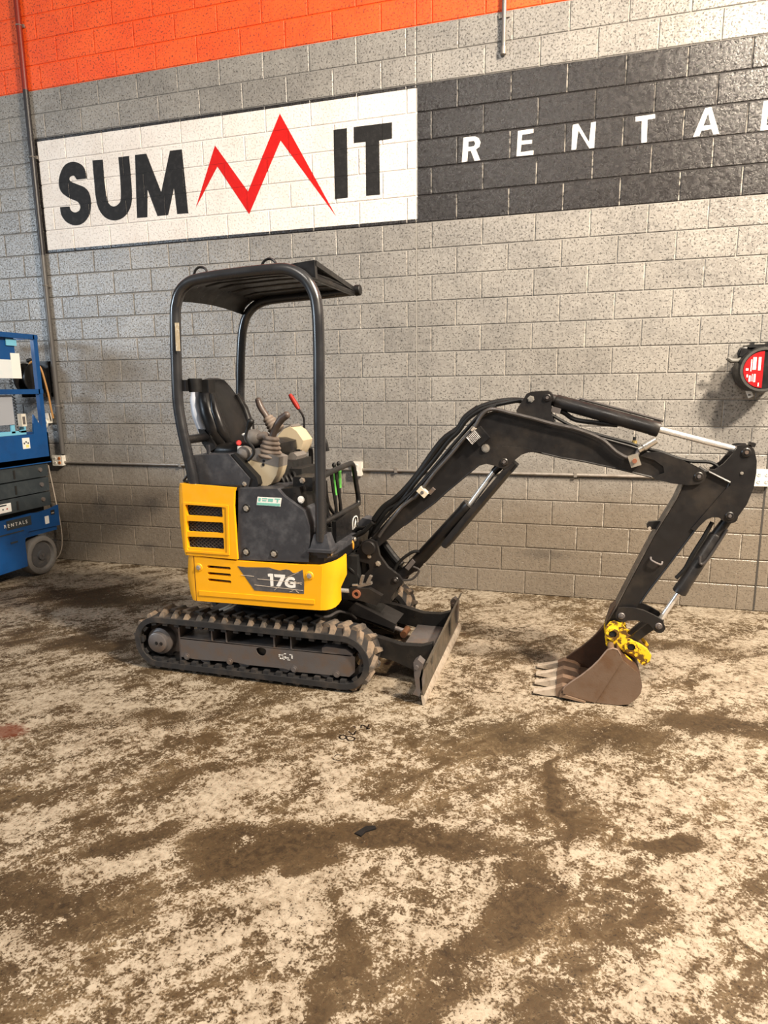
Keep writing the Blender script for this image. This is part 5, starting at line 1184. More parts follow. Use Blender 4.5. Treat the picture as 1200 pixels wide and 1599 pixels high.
bm = B(); obox(bm, (cx + 0.05, -1.765, cz + 0.005), (0.022, 0.03, 0.04), (0, 0.72, 0)); finish('clamp_bracket', bm, M_STEEL, EX, 0.003)
bm = B(); obox(bm, (PATH['clamp'][1][0] - 0.012, -1.775, PATH['clamp'][1][2] + 0.038), (0.028, 0.03, 0.026), (0, 0.72, 0)); finish('hose_clamp', bm, M_BRIGHT, EX, 0.003)
# shut-off valves near the boom tip
v = [Vector(p) for p in PATH['valve']]
bm = B(); obox(bm, v[0], (0.052, 0.05, 0.062), (0, -0.35, 0)); va = finish('shutoff_valve', bm, paint('valve_zinc', (0.58, 0.52, 0.43), 0.3, 0.7), EX, 0.008)
bm = B(); cyl(bm, v[0] + Vector((0, -0.025, 0)), v[0] + Vector((0, -0.034, 0)), 0.012, 12); finish('valve_plug', bm, M_COPPER, va)
bm = B(); tube(bm, [v[1], v[1].lerp(v[3], 0.25), v[1].lerp(v[3], 0.3), v[3]], [0.017, 0.017, 0.022, 0.020], 14); ident(finish('quick_coupler', bm, M_BOLT, EX), 'bright metal quick coupler')
bm = B(); cyl(bm, v[0], v[1], 0.012, 10); finish('valve_stem', bm, M_STEEL, va)
bm = B(); cyl(bm, v[4] + Vector((0, 0, -0.035)), v[4] + Vector((0, 0, 0.015)), 0.014, 10); finish('test_port', bm, paint('brass', (0.62, 0.45, 0.16), 0.3, 0.7), va)
bm = B(); cyl(bm, v[4] + Vector((0, 0, 0.016)), v[4] + Vector((0, 0, 0.034)), 0.009, 8); finish('port_cap', bm, M_HOSE, va)

# ------------------------------------------------------------------ cylinders
def hyd(path, rb, rr, name, t_rod):
    """eye - barrel - rod - eye along four or five points"""
    p = [Vector(q) for q in path]; d = (p[-1] - p[0]).normalized()
    bm = B(); L = (p[2] - p[1]).length
    lathe(bm, [(0, 0), (0, rb * 0.8), (0.012, rb), (L - 0.045, rb), (L - 0.04, rb * 1.07), (L - 0.003, rb * 1.07), (L, rb * 0.95), (L, 0)], p[1], d, 26)
    b = finish(name, bm, M_ARM, EX)
    bm = B(); cyl(bm, p[1] + d * (L - 0.01), p[3], rr, 18); finish('piston_rod', bm, M_CHROME, b)
    for e, r in ((p[0], rb * 0.9), (p[-1], rb * 0.85)):
        bm = B(); lathe(bm, [(-0.035, 0), (-0.035, r), (0.035, r), (0.035, 0)], (e.x, AY, e.z), (0, 1, 0), 20); finish('cylinder_eye', bm, M_ARM, b)
    bm = B(); tube(bm, [p[0], p[1] + d * 0.02], [rb * 0.7, rb * 0.85], 12); finish('eye_neck', bm, M_ARM, b)
    bm = B(); tube(bm, [p[3] - d * 0.01, p[-1]], [rr * 1.15, rb * 0.7], 12); finish('rod_end', bm, M_ARM, b)
    return b, d
scyl, sd = hyd(PATH['stick_cyl'], 0.039, 0.0165, 'arm_cylinder', 0)
q0, q1 = Vector(PATH['stick_cyl'][1]), Vector(PATH['stick_cyl'][2])
up = Vector((-sd.z, 0, sd.x)); 
bm = B(); tube(bm, [q0 + up * 0.02 + sd * 0.1, q0 + up * 0.047 + sd * 0.13, q1 + up * 0.047 + sd * 0.005], 0.0075, 8); finish('cylinder_line', bm, M_PIPE, scyl)
bm = B(); obox(bm, q0 - up * 0.045 + sd * 0.025 + Vector((0, -0.02, 0)), (0.05, 0.04, 0.03), (0, 0.28, 0)); finish('port_block', bm, M_STEEL, scyl, 0.004)
pb_ = PATH['boom_cyl']
bcyl, bd = hyd([pb_[4], Vector(pb_[3]) + Vector((-0.05, 0, -0.04)), pb_[2], pb_[1], pb_[0]], 0.041, 0.0175, 'boom_cylinder', 0)
# guard shield hung below the boom cylinder rod
g0, g1 = [Vector(p) + Vector((0.012, 0, -0.008)) for p in PATH['boom_guard']]; gd = (g1 - g0).normalized(); gn = Vector((gd.z, 0, -gd.x))
if gn.z > 0: gn = -gn
rows = []
for t in (0.0, 0.06, 0.94, 1.0):
    c = g0.lerp(g1, t); k = 0.75 if t in (0.0, 1.0) else 1.0
    rows.append([c + Vector((0, yy, 0)) + gn * (zz * k) for yy, zz in ((0.0, -0.022), (-0.004, 0.004), (0.02, 0.020), (0.06, 0.024), (0.10, 0.020), (0.124, 0.004), (0.12, -0.022))])
bm = B(); sheet(bm, rows, 0.006, -gn); finish('rod_guard', bm, M_ARM, bcyl)
bm = B(); obox(bm, Vector((4.50, AY, 1.30)), (0.05, 0.10, 0.06), (0, -0.9, 0)); finish('guard_mount', bm, M_HOSE, bcyl, 0.008)
# clevis loop and hose block near the foot of the boom cylinder
f0, f1 = Vector(pb_[4]), Vector(pb_[3])
bm = B(); obox(bm, f0.lerp(f1, 0.70) + Vector((0.0, -0.03, 0.028)), (0.07, 0.03, 0.028), (0, -0.9, 0)); finish('port_block', bm, M_STEEL, bcyl, 0.006)
bm = B(); tube(bm, [f0.lerp(f1, 0.70) + Vector((0.02, -0.05, 0.02)), f0.lerp(f1, 0.85) + Vector((0.035, -0.05, -0.02)), f0.lerp(f1, 0.60) + Vector((0.03, -0.05, -0.045)), f0.lerp(f1, 0.35) + Vector((0.0, -0.045, -0.03))], 0.007, 8, 5); finish('cylinder_line', bm, M_PIPE, bcyl)
bolt(f0.lerp(f1, 1.15) + Vector((0.02, -0.038, -0.02)), (0, -1, 0), bcyl, 0.006, 0.004)
kcyl, kd = hyd(PATH['bucket_cyl'], 0.036, 0.015, 'bucket_cylinder', 0)
k0, k1 = Vector(PATH['bucket_cyl'][1]), Vector(PATH['bucket_cyl'][2])
kn = Vector((-kd.z, 0, kd.x))
bm = B(); a = [k0 + kn * 0.022 + Vector((0, -0.035, 0)) - kd * 0.05, k0 + kn * 0.02 + Vector((0, -0.038, 0)) + kd * 0.14, k0 + kn * 0.0 + Vector((0, -0.041, 0)) + kd * 0.175, k0 - kn * 0.02 + Vector((0, -0.036, 0)) + kd * 0.14]
tube(bm, a, 0.008, 8, 5); finish('cylinder_line', bm, M_PIPE, kcyl)

# ------------------------------------------------------------------ arm
bm = B(); prism(bm, OUT['stick'], AY - 0.05, AY + 0.05); arm = finish('arm', bm, M_ARM, EX, 0.005, 2, 40)
plates('arm_bell_plate', OUT['stick_bell'], 0.060, 0.016, M_ARM, 0.004, arm)
so_ = OUT['stick']
strip(so_[4:10], 0.005, 'edge_seam', arm, AY - 0.052); strip(so_[3:5], 0.007, 'edge_seam', arm, AY - 0.058)
bm = B(); fr = [so_[0]] + so_[::-1][0:5]
sheet(bm, [[(x - 0.004, AY - 0.056, z), (x - 0.004, AY + 0.056, z)] for x, z in fr], 0.006, (-1, 0, 0)); finish('front_plate', bm, paint('worn_edge', (0.07, 0.062, 0.058), 0.35, 0.3, (0.20, 0.17, 0.14), 0.6, 9), arm)
bm = B(); prism(bm, OUT['stick_lug'], AY - 0.012, AY + 0.012); lug = finish('thumb_lug', bm, M_ARM, arm, 0.004)
bm = B(); sl = OUT['stick_lug']; cyl(bm, (sl[4][0] + 0.012, AY - 0.016, sl[4][1]), (sl[4][0] + 0.012, AY + 0.016, sl[4][1]), 0.009, 12); finish('lug_eye', bm, M_BRIGHT, lug)
hp = OUT['stick_handle']; bm = B(); tube(bm, [(hp[0][0], -1.752, hp[0][1]), (hp[0][0] + 0.004, -1.772, hp[0][1] - 0.012), (hp[2][0] - 0.005, -1.772, hp[2][1]), (hp[3][0], -1.752, hp[3][1])], 0.006, 8, 4); finish('hose_loop', bm, M_STEEL, arm)
S = PATH['stick_pins']
pin(S[0][0], S[0][2], 0.068, 0.024, EX); pin(S[1][0], S[1][2], 0.068, 0.022, EX)
bolt((S[0][0] - 0.012, AY - 0.061, 1.29), (0, -1, 0), arm, 0.006, 0.004)
bm = B(); obox(bm, (S[0][0] + 0.025, AY - 0.045, S[0][2] + 0.040), (0.03, 0.03, 0.022), (0, 0.3, 0)); finish('pin_stop', bm, M_ARM, arm, 0.004)
# foot of the arm: worn nose above the bucket pin
bm = B(); prism(bm, [(5.075, 0.50), (5.115, 0.545), (5.15, 0.52), (5.13, 0.40), (5.105, 0.34), (5.065, 0.35), (5.05, 0.40)], AY - 0.046, AY + 0.046); finish('arm_nose', bm, paint('nose_worn', (0.10, 0.065, 0.048), 0.45, 0.4, (0.05, 0.03, 0.02), 0.7, 20), arm, 0.008)

# ------------------------------------------------------------------ links, coupler, bucket
plates('guide_link', OUT['link_guide'], 0.078, 0.018, M_ARM, 0.005)
plates('bucket_link', OUT['link_bucket'], 0.056, 0.022, M_ARM, 0.004)
for i in (2, 4): pin(S[i][0], S[i][2], 0.084, 0.019, EX, M_STEEL)
cp = plates('coupler_plate', OUT['coupler'], 0.086, 0.020, M_WORNYEL, 0.004)
for i in (3, 6):
    pn = pin(S[i][0], S[i][2], 0.092, 0.021, EX, M_DARK, cap=False)
    bm = B(); ring(bm, (S[i][0], S[i][2]), 0.036, 0.021, AY - 0.098, AY - 0.084); finish('pin_boss', bm, M_WORNYEL, pn)
bm = B(); prism(bm, [(5.11, 0.32), (5.17, 0.34), (5.25, 0.305), (5.29, 0.255), (5.295, 0.225), (5.262, 0.200), (5.22, 0.235), (5.17, 0.26)], AY - 0.078, AY + 0.078); finish('coupler_body', bm, paint('rusty_steel', (0.16, 0.075, 0.03), 0.5, 0.3, (0.30, 0.16, 0.03), 0.7, 15), EX, 0.006)
plates('bucket_ear', OUT['coupler_wedge'], 0.100, 0.018, M_WORNYEL, 0.003)
BY0, BY1 = -1.905, -1.480
bs = [(x, max(z, 0.004)) for x, z in OUT['bucket_side']]
bk = B()
wrap = bs[10:] + [bs[0]]
cxb, czb = 5.03, 0.16
rows = [[(x, y, z) for y in (BY0 + 0.004, -1.8, -1.69, -1.58, BY1 - 0.004)] for x, z in wrap]
inner = [Vector((cxb - x, 0, czb - z)).normalized() * 0.014 for x, z in wrap]
A = [[bk.verts.new(p) for p in r] for r in rows]; C = [[bk.verts.new(Vector(p) + d) for p in r] for r, d in zip(rows, inner)]
for i in range(len(A) - 1):
    for j in range(4):
        bk.faces.new((A[i][j], A[i][j + 1], A[i + 1][j + 1], A[i + 1][j])); bk.faces.new((C[i][j], C[i + 1][j], C[i + 1][j + 1], C[i][j + 1]))
for j in range(4):
    bk.faces.new((A[0][j], C[0][j], C[0][j + 1], A[0][j + 1])); bk.faces.new((A[-1][j], A[-1][j + 1], C[-1][j + 1], C[-1][j]))
for i in range(len(A) - 1):
    bk.faces.new((A[i][0], A[i + 1][0], C[i + 1][0], C[i][0])); bk.faces.new((A[i][-1], C[i][-1], C[i + 1][-1], A[i + 1][-1]))
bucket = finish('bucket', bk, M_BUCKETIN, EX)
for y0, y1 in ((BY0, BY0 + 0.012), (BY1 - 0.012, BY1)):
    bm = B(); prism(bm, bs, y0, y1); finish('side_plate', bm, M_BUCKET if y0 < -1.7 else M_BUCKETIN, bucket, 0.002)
cut = [(x, max(z, 0.006)) for x, z in OUT['bucket_cutter']]
for y0, y1 in ((BY0 - 0.010, BY0 + 0.001), (BY1 - 0.001, BY1 + 0.010)):
    bm = B(); prism(bm, cut, y0, y1); finish('side_cutter', bm, M_BUCKET, bucket, 0.003)
bm = B(); tube(bm, [(x, BY0 - 0.006, z) for x, z in cut[1:12]], 0.0055, 6); finish('cutter_edge', bm, paint('worn_rim', (0.30, 0.21, 0.155), 0.4, 0.5, (0.16, 0.10, 0.06), 0.6, 18), bucket)
bm = B(); prism(bm, [(4.815, 0.014), (4.822, 0.042), (4.99, 0.026), (4.99, 0.005)], BY0 - 0.006, BY1 + 0.006); finish('cutting_lip', bm, M_BUCKET, bucket, 0.003)
bm = B(); prism(bm, [(4.833, 0.022), (4.85, 0.036), (4.96, 0.012), (4.955, 0.004)], BY0 - 0.02, BY0 - 0.008); finish('wear_bar', bm, paint('wear_bar', (0.26, 0.18, 0.125), 0.42, 0.4), bucket, 0.004)
for k in range(4):
    yy = BY0 + 0.03 + k * (BY1 - BY0 - 0.06) / 3
    bm = B(); prism(bm, [(4.80, 0.010), (4.795, 0.060), (4.83, 0.078), (4.90, 0.066), (4.93, 0.045), (4.90, 0.008)], yy - 0.024, yy + 0.024); ad = finish('tooth_adapter', bm, M_BUCKET, bucket, 0.004)
    bm = B(); V = []
    for x, w, z0, z1 in ((4.672, 0.024, 0.016, 0.022), (4.74, 0.021, 0.007, 0.040), (4.80, 0.020, 0.012, 0.060)):
        V.append([bm.verts.new((x, yy + sy * w, z)) for sy, z in ((-1, z0), (1, z0), (1, z1), (-1, z1))])
    for a, b in zip(V, V[1:]):
        for i in range(4): bm.faces.new((a[i], a[(i + 1) % 4], b[(i + 1) % 4], b[i]))
    bm.faces.new(V[0][::-1]); bm.faces.new(V[-1]); finish('bucket_tooth', bm, M_BRIGHT, bucket, 0.002)
bm = B(); cyl(bm, (5.082, BY0 + 0.012, 0.308), (5.082, BY1 - 0.012, 0.308), 0.018, 16); finish('bucket_tube', bm, M_BUCKET, bucket)

# ------------------------------------------------------------------ blue scissor lift at the left
M_BLUE = paint('lift_blue', (0.004, 0.058, 0.205), 0.36, 0.0, (0.003, 0.032, 0.12), 0.6, 5)
M_SKY = paint('lift_pale_blue', (0.16, 0.45, 0.62), 0.4)
M_LDK = paint('lift_dark', (0.022, 0.030, 0.036), 0.5, 0.0, (0.045, 0.055, 0.06), 0.5, 8)
M_TYRE = paint('grey_tyre', (0.155, 0.145, 0.135), 0.7, 0.0, (0.26, 0.235, 0.21), 0.6, 9, 0.15)
M_STK = paint('sticker_white', (0.72, 0.72, 0.70), 0.45)
M_PLQ = paint('placard', (0.62, 0.66, 0.68), 0.45, 0, (0.45, 0.62, 0.66), 0.7, 7)
LX0, LX1, LY0, LY1 = -0.82, -0.05, -2.05, -0.27
LF = empty('scissor_lift', (-0.43, -1.15, 0.0), 'blue scissor lift parked end-on to the wall at the left edge', 'lift')
def yb(bm, y0, y1, x0, x1, z0, z1): return box(bm, (x0, y0, z0), (x1, y1, z1))
# chassis with wheel arches
arch = lambda c: [(c - 0.235, 0.13), (c - 0.235, 0.40), (c - 0.19, 0.455), (c + 0.27, 0.455)]
side = [(LY0 + 0.0, 0.13), (LY0, 0.60), (-1.0, 0.61), (-0.62, 0.622), (-0.52, 0.612), (-0.36, 0.625), (LY1, 0.645), (LY1, 0.44), (-0.66, 0.455), (-0.70, 0.43), (-0.715, 0.37), (-0.715, 0.135)]
bm = B(); prism(bm, side, LX1 - 0.02, LX1, 'X'); chassis = finish('chassis_side', bm, M_BLUE, LF, 0.006)
bm = B(); prism(bm, side, LX0, LX0 + 0.02, 'X'); finish('chassis_side', bm, M_BLUE, LF, 0.006)
bm = B(); prism(bm, [(LY0, 0.16), (LY0, 0.58), (LY1 - 0.02, 0.58), (LY1 - 0.02, 0.45), (-0.72, 0.45), (-0.72, 0.16)], LX0 + 0.02, LX1 - 0.02, 'X'); finish('chassis_tray', bm, M_LDK, LF, 0.004)
bm = B(); box(bm, (LX1, -0.90, 0.515), (LX1 + 0.002, -0.62, 0.60)); finish('name_strip', bm, M_LDK, chassis)
text_mesh('name_text', 'R E N T A L S', 0.046, M_STK, chassis, frame3((LX1 + 0.003, -0.80, 0.553), (0, 1, 0), (0, 0, 1)), 0.001, 1.0)
bm = B(); box(bm, (LX1, -0.455, 0.485), (LX1 + 0.002, -0.405, 0.56)); finish('sticker', bm, M_STK, chassis)
bm = B(); box(bm, (LX1, -0.375, 0.56), (LX1 + 0.002, -0.325, 0.605)); finish('lift_pocket', bm, M_DARK, chassis)
bm = B(); box(bm, (LX1, -0.368, 0.572), (LX1 + 0.003, -0.335, 0.582)); finish('pocket_lip', bm, M_BRIGHT, chassis)
bm = B(); box(bm, (LX1 - 0.003, -0.88, 0.385), (LX1 + 0.003, -0.80, 0.40)); finish('door_latch', bm, M_LDK, chassis)
bm = B(); box(bm, (LX1 - 0.001, LY0 + 0.02, 0.475), (LX1 + 0.004, -0.72, 0.485)); finish('panel_seam', bm, M_LDK, chassis)
def wheel(y, x0, x1, label=None):
    s = 1 if x1 > x0 else -1
    w = abs(x1 - x0)
    bm = B(); lathe(bm, [(0, 0), (0, 0.165), (0.012, 0.186), (0.03, 0.19), (w - 0.03, 0.19), (w - 0.010, 0.182), (w - 0.002, 0.165), (w - 0.004, 0.142), (w - 0.03, 0.132), (w - 0.035, 0)], (x0, y, 0.191), (s, 0, 0), 36); wh = finish('wheel', bm, M_TYRE, LF)
    bm = B(); lathe(bm, [(0, 0), (0, 0.128), (0.008, 0.12), (0.010, 0.05), (0.026, 0.045), (0.028, 0)], (x1 - 0.034 * s, y, 0.191), (s, 0, 0), 30); finish('wheel_hub', bm, paint('wheel_hub', (0.085, 0.085, 0.09), 0.5, 0.2, (0.2, 0.18, 0.16), 0.6, 10), wh)
    bolt((x1 - 0.006 * s, y, 0.191), (s, 0, 0), wh, 0.012, 0.008, M_STEEL)
wheel(-0.515, LX1 - 0.135, LX1 - 0.005); wheel(-0.515, LX0 + 0.135, LX0 + 0.005)
wheel(-1.80, LX1 + 0.005, LX1 + 0.135); wheel(-1.80, LX0 - 0.005, LX0 - 0.135)
bm = B(); cyl(bm, (LX0 + 0.1, -0.515, 0.191), (LX1 - 0.1, -0.515, 0.191), 0.03, 12); finish('axle', bm, M_LDK, LF)
bm = B(); box(bm, (LX0 + 0.05, -0.70, 0.40), (LX1 - 0.015, -0.30, 0.452)); finish('arch_liner', bm, M_BLUE, LF, 0.004)
# folded scissor stack
for k in range(3):
    z0 = 0.655 + k * 0.143
    for xx in (LX1 - 0.05, LX0 + 0.05):
        bm = B(); box(bm, (xx - 0.03, LY0 + 0.08, z0), (xx + 0.03, -0.335, z0 + 0.132)); ar = finish('scissor_arm', bm, M_LDK, LF, 0.006)
        for yy in (-0.43, -1.15):
            bm = B(); lathe(bm, [(0, 0), (0, 0.022), (0.012, 0.02), (0.012, 0)], (xx + (0.03 if xx > -0.4 else -0.03), yy, z0 + 0.07), (1 if xx > -0.4 else -1, 0, 0), 14); finish('scissor_pin', bm, M_STEEL, ar)
        if xx > -0.4:
            bm = B(); box(bm, (xx + 0.028, -0.745, z0 + 0.02), (xx + 0.034, -0.725, z0 + 0.10)); finish('arm_slot', bm, M_DARK, ar)
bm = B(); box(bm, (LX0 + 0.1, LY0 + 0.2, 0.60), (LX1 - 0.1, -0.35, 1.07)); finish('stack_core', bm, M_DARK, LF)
bm = B(); box(bm, (LX1 - 0.019, -1.05, 0.675), (LX1 - 0.016, -0.81, 0.755)); pl = finish('placard', bm, M_STK, LF)
for k in range(4):
    bm = B(); box(bm, (LX1 - 0.0165, -1.0 + 0.045 * k, 0.70), (LX1 - 0.015, -0.985 + 0.045 * k, 0.712)); finish('placard_print', bm, M_RED if k % 2 else M_LDK, pl)
bm = B(); box(bm, (LX1 - 0.0165, -1.04, 0.735), (LX1 - 0.015, -0.86, 0.748)); finish('placard_print', bm, M_LDK, pl)
# platform with toe boards and guard rails
bm = B(); box(bm, (LX0, LY0, 1.08), (LX1, -0.30, 1.13)); finish('platform_floor', bm, M_LDK, LF, 0.004)
gus = [(LY0, 1.075), (LY0, 1.352), (-0.475, 1.352), (-0.468, 1.44), (-0.455, 1.535), (-0.40, 1.45), (-0.345, 1.39), (-0.30, 1.352), (-0.30, 1.07)]
bm = B(); prism(bm, gus, LX1 - 0.015, LX1, 'X'); tb = finish('toe_board', bm, M_BLUE, LF, 0.004)
bm = B(); box(bm, (LX0, LY0, 1.08), (LX0 + 0.015, -0.30, 1.36)); finish('toe_board', bm, M_BLUE, LF, 0.004)
bm = B(); box(bm, (LX0, -0.315, 1.08), (LX1, -0.30, 1.36)); finish('toe_board', bm, M_BLUE, LF, 0.004)
for xx in (LX1 - 0.0225, LX0 + 0.0225):
    for z in (2.245, 1.745):
        bm = B(); box(bm, (xx - 0.02, LY0, z - 0.022), (xx + 0.02, -0.325, z + 0.022)); finish('guard_rail', bm, M_BLUE, LF, 0.005)
    for yy in (-0.33, -1.15, -2.03):
        bm = B(); box(bm, (xx - 0.02, yy - 0.028, 1.10), (xx + 0.02, yy + 0.02, 2.262)); finish('rail_post', bm, M_BLUE, LF, 0.005)
for z in (2.245, 1.745):
    bm = B(); box(bm, (LX0, -0.345, z - 0.02), (LX1, -0.305, z + 0.02)); finish('guard_rail', bm, M_BLUE, LF, 0.005)
# placards and control gear fixed to the far rails
bm = B(); box(bm, (-0.10, -0.78, 1.865), (-0.094, -0.555, 2.03)); finish('placard', bm, M_PLQ, LF, 0.002)
bm = B(); box(bm, (-0.098, -0.60, 1.865), (-0.092, -0.50, 2.09)); finish('placard', bm, M_STK, LF, 0.002)
bm = B(); box(bm, (-0.098, -0.635, 2.155), (-0.09, -0.52, 2.215)); finish('placard', bm, M_SKY, LF, 0.002)
bm = B(); box(bm, (-0.11, -1.05, 1.45), (-0.10, -0.63, 1.715)); finish('grey_panel', bm, paint('panel_grey', (0.30, 0.32, 0.36), 0.4), LF, 0.003)
bm = B(); box(bm, (-0.095, -0.598, 1.43), (-0.05, -0.545, 1.545)); cb = finish('control_box', bm, paint('box_cream', (0.60, 0.57, 0.50), 0.45), LF, 0.005)
bm = B(); box(bm, (-0.051, -0.588, 1.45), (-0.047, -0.56, 1.52)); finish('box_label', bm, M_DECALG, cb)
bm = B(); box(bm, (LX1, -0.620, 1.225), (LX1 + 0.002, -0.535, 1.325)); sk = finish('sticker', bm, M_STK, tb)
for k in range(3):
    bm = B(); lathe(bm, [(0, 0), (0, 0.009), (0.001, 0.009), (0.001, 0)], (LX1 + 0.002, -0.60 + 0.022 * k, 1.275 + 0.012 * (k % 2)), (1, 0, 0), 8); finish('sticker_dot', bm, M_LDK, sk)
bm = B(); box(bm, (LX1 + 0.002, -0.585, 1.235), (LX1 + 0.003, -0.55, 1.262)); finish('sticker_dot', bm, paint('sticker_yellow', (0.75, 0.62, 0.2), 0.5), sk)
bm = B(); box(bm, (-0.112, -1.05, 2.03), (-0.104, -0.535, 2.235)); finish('back_panel', bm, M_BLUE, LF, 0.003)
bm = B(); box(bm, (-0.125, -1.05, 1.352), (-0.11, -0.50, 1.388)); box(bm, (-0.125, -0.915, 1.37), (-0.11, -0.86, 1.46)); box(bm, (-0.125, -0.665, 1.37), (-0.11, -0.625, 1.455)); box(bm, (-0.125, -0.56, 1.37), (-0.11, -0.50, 1.47)); finish('toe_board_glare', bm, M_SKY, LF, 0.003)  # pale bars paint the glare on the far toe board
coil = []
for k in range(0, 160):
    t = k / 159; coil.append((-0.115 + 0.012 * math.cos(k * 0.9), -0.62 + 0.05 * t + 0.012 * math.sin(k * 0.9), 2.0 - 0.64 * t))
bm = B(); tube(bm, coil, 0.0035, 6); finish('coiled_cable', bm, M_HOSE, LF)

# ------------------------------------------------------------------ hose reel on the wall behind the lift
HR = empty('hose_reel', (-0.30, 0, 1.88), 'black wall hose reel with orange hose half hidden behind the blue lift', 'hose reel')
bm = B(); lathe(bm, [(0, 0), (0, 0.15), (0.012, 0.15), (0.02, 0.085), (0.12, 0.085), (0.128, 0.15), (0.14, 0.15), (0.14, 0)], (-0.39, -0.16, 1.87), (1, 0, 0), 28); finish('drum', bm, M_BLK, HR)
bm = B(); box(bm, (-0.42, -0.03, 1.70), (-0.22, 0.006, 2.04)); box(bm, (-0.425, -0.19, 1.69), (-0.41, 0.0, 1.73)); box(bm, (-0.235, -0.19, 1.69), (-0.22, 0.0, 1.73)); box(bm, (-0.235, -0.18, 1.72), (-0.225, -0.14, 1.89)); finish('bracket', bm, M_BLK, HR, 0.004)
bm = B(); tube(bm, [(-0.33, -0.16, 1.955), (-0.30, -0.17, 2.02), (-0.255, -0.15, 2.025), (-0.215, -0.13, 1.96), (-0.20, -0.11, 1.83), (-0.195, -0.09, 1.70), (-0.20, -0.07, 1.58), (-0.205, -0.05, 1.48)], 0.010, 8, 5); ident(finish('hose', bm, paint('hose_orange', (0.46, 0.24, 0.08), 0.5), HR), 'orange hose')
bm = B(); lathe(bm, [(0, 0), (0, 0.02), (0.04, 0.02), (0.05, 0.012), (0.05, 0)], (-0.335, -0.16, 2.04), (0.9, 0, 0.2), 12); finish('hose_stop', bm, M_HOSE, HR)
WB = empty('switch_box', (-0.30, 0, 1.46), 'small white box with a coiled lead on the wall above the lift toe board', 'switch box')
bm = B(); box(bm, (-0.345, -0.06, 1.43), (-0.255, 0.004, 1.53)); finish('box', bm, M_OUT, WB, 0.006)
bm = B(); tube(bm, [(-0.30 + 0.055 * math.cos(k * 0.5), -0.075 - 0.001 * k, 1.43 + 0.05 * math.sin(k * 0.5)) for k in range(26)], 0.006, 6); finish('lead', bm, M_OUT, WB)
bm = B(); tube(bm, [(-0.325, -0.05, 1.005), (-0.318, -0.05, 0.93), (-0.30, -0.05, 0.80), (-0.275, -0.05, 0.60), (-0.252, -0.05, 0.42), (-0.238, -0.06, 0.28), (-0.245, -0.07, 0.16), (-0.28, -0.09, 0.06), (-0.36, -0.12, 0.006), (-0.55, -0.16, 0.006)], 0.0055, 8, 5)
ident(finish('power_cord', bm, paint('cord_grey', (0.42, 0.36, 0.30), 0.5)), 'thin pale power cord hanging from the low outlet beside the lift wheel', 'cord')

# ------------------------------------------------------------------ hose reel at the right edge
RC = Vector((6.083, -0.13, 1.838))
RR = empty('hose_reel', (6.083, 0, 1.838), 'black round hose reel with red label mounted at the right edge of the wall', 'hose reel')
bm = B(); lathe(bm, [(-0.10, 0), (-0.10, 0.145), (-0.085, 0.160), (0.07, 0.160), (0.10, 0.152), (0.115, 0.138), (0.118, 0.0)], RC, (0, -1, 0), 40); rb = finish('reel_housing', bm, M_BLK, RR)
bm = B(); ring = [(RC.x + 0.150 * math.cos(t), RC.z + 0.150 * math.sin(t)) for t in [2 * math.pi * k / 36 for k in range(36)]]
prism(bm, ring, RC.y - 0.127, RC.y - 0.112, 'Y', [[(RC.x + 0.134 * math.cos(t), RC.z + 0.134 * math.sin(t)) for t in [2 * math.pi * k / 36 for k in range(36)]]]); finish('reel_rim', bm, paint('rim_grey', (0.055, 0.053, 0.05), 0.4), rb)
half = [(RC.x - 0.004 + 0.126 * math.cos(t), RC.z + 0.126 * math.sin(t)) for t in [math.pi / 2 + math.pi * k / 16 for k in range(17)]]
bm = B(); prism(bm, half, RC.y - 0.121, RC.y - 0.117); lab = ident(finish('reel_label', bm, paint('label_red', (0.30, 0.002, 0.005), 0.55, 0.0, None, 0, 9, 0, 0.25), rb), 'red half-round label')
bm = B()
for (dx, w, z0, z1) in ((-0.030, 0.016, -0.005, 0.085), (-0.062, 0.022, 0.0, 0.085), (-0.082, 0.006, -0.01, 0.07), (-0.106, 0.016, -0.005, 0.010), (-0.055, 0.012, -0.085, -0.03), (-0.070, 0.005, -0.08, -0.03), (-0.085, 0.012, -0.082, -0.04), (-0.102, 0.008, -0.052, -0.032), (-0.028, 0.007, -0.115, -0.09)):
    box(bm, (RC.x + dx - w / 2, RC.y - 0.1225, RC.z + z0), (RC.x + dx + w / 2, RC.y - 0.1205, RC.z + z1))
finish('label_print', bm, M_DECALW, rb)
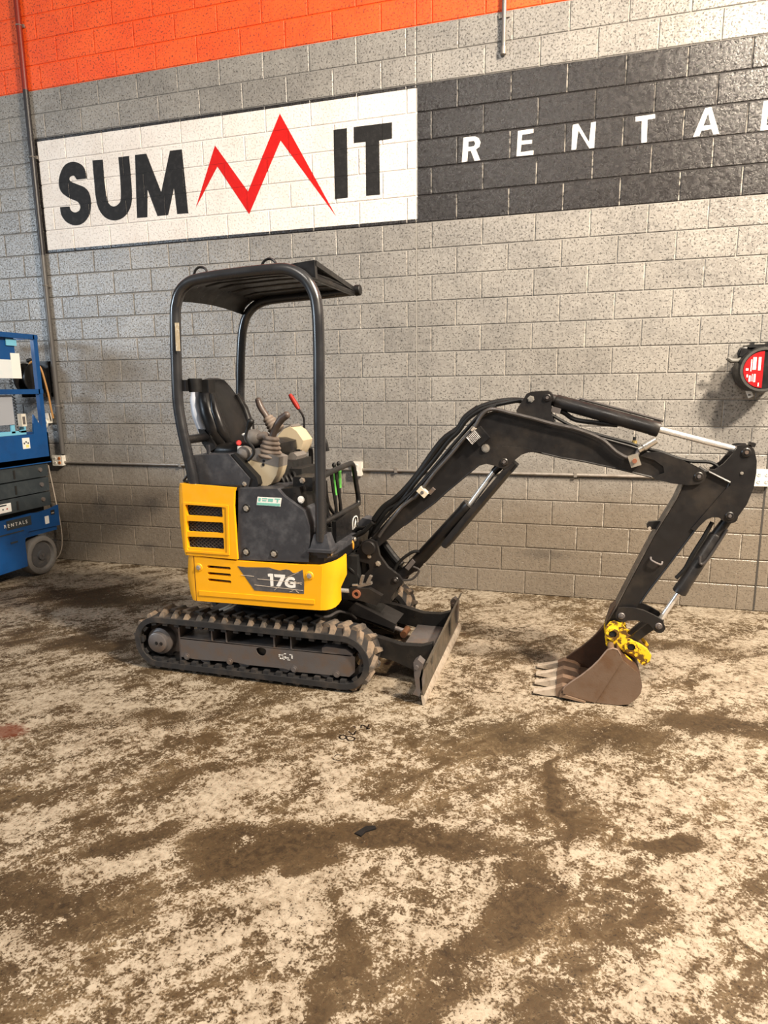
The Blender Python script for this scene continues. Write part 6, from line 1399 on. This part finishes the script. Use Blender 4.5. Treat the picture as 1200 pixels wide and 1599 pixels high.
bm = B(); box(bm, (5.99, -0.19, 1.992), (6.22, 0.004, 2.014)); box(bm, (6.01, -0.16, 1.985), (6.03, -0.10, 2.032)); box(bm, (6.11, -0.16, 1.985), (6.13, -0.10, 2.032)); finish('mount_bracket', bm, M_BLK, RR, 0.004)
bm = B(); tube(bm, [(6.02, -0.16, 1.985), (5.945, -0.16, 1.985), (5.94, -0.16, 1.93), (5.975, -0.16, 1.92)], 0.012, 8, 3); obox(bm, (5.98, -0.15, 1.955), (0.08, 0.06, 0.055), (0, 0.2, 0)); finish('hose_guide', bm, M_BLK, RR)
bm = B(); tube(bm, [(5.975, -0.16, 1.93), (5.93, -0.17, 1.905), (5.89, -0.175, 1.905), (5.86, -0.175, 1.925)], [0.013, 0.016, 0.020, 0.016], 10, 0); finish('hose_end', bm, paint('hose_grey', (0.10, 0.095, 0.085), 0.55), RR)
bm = B(); prism(bm, [(5.995, 1.692), (6.035, 1.688), (6.052, 1.655), (6.018, 1.638)], -0.172, -0.170); finish('tag', bm, M_STK, RR)
bm = B(); box(bm, (6.015, -0.173, 1.658), (6.032, -0.1715, 1.668)); finish('tag_print', bm, M_DECALG, RR)

# ------------------------------------------------------------------ pen marks and a scrap on the floor
M_PEN = paint('marker_ink', (0.035, 0.022, 0.015), 0.6)
PM = empty('marker_scrawl', (3.83, -2.55, 0.0), 'hand-drawn dark marker scrawl on the concrete in front of the tracks', 'marking')
for k, pts in STROKES.items():
    bm = B(); pp = spline([(x, y, 0) for x, y in pts], 5)
    for a, b in zip(pp, pp[1:]):
        d = (b - a); L = d.length
        if L > 1e-5: obox(bm, (a + b) / 2 + Vector((0, 0, 0.0006)), (L + 0.003, 0.008 if k not in 'gh' else 0.004, 0.001), (0, 0, math.atan2(d.y, d.x)))
    finish('stroke', bm, M_PEN, PM)
bm = B(); prism(bm, [(4.07, -3.30), (4.10, -3.25), (4.135, -3.235), (4.145, -3.25), (4.11, -3.28), (4.10, -3.31)], 0.0, 0.006, 'Z')
ident(finish('rubber_scrap', bm, M_HOSE, None, 0.002), 'small black rubber scrap lying on the floor in the foreground', 'scrap')
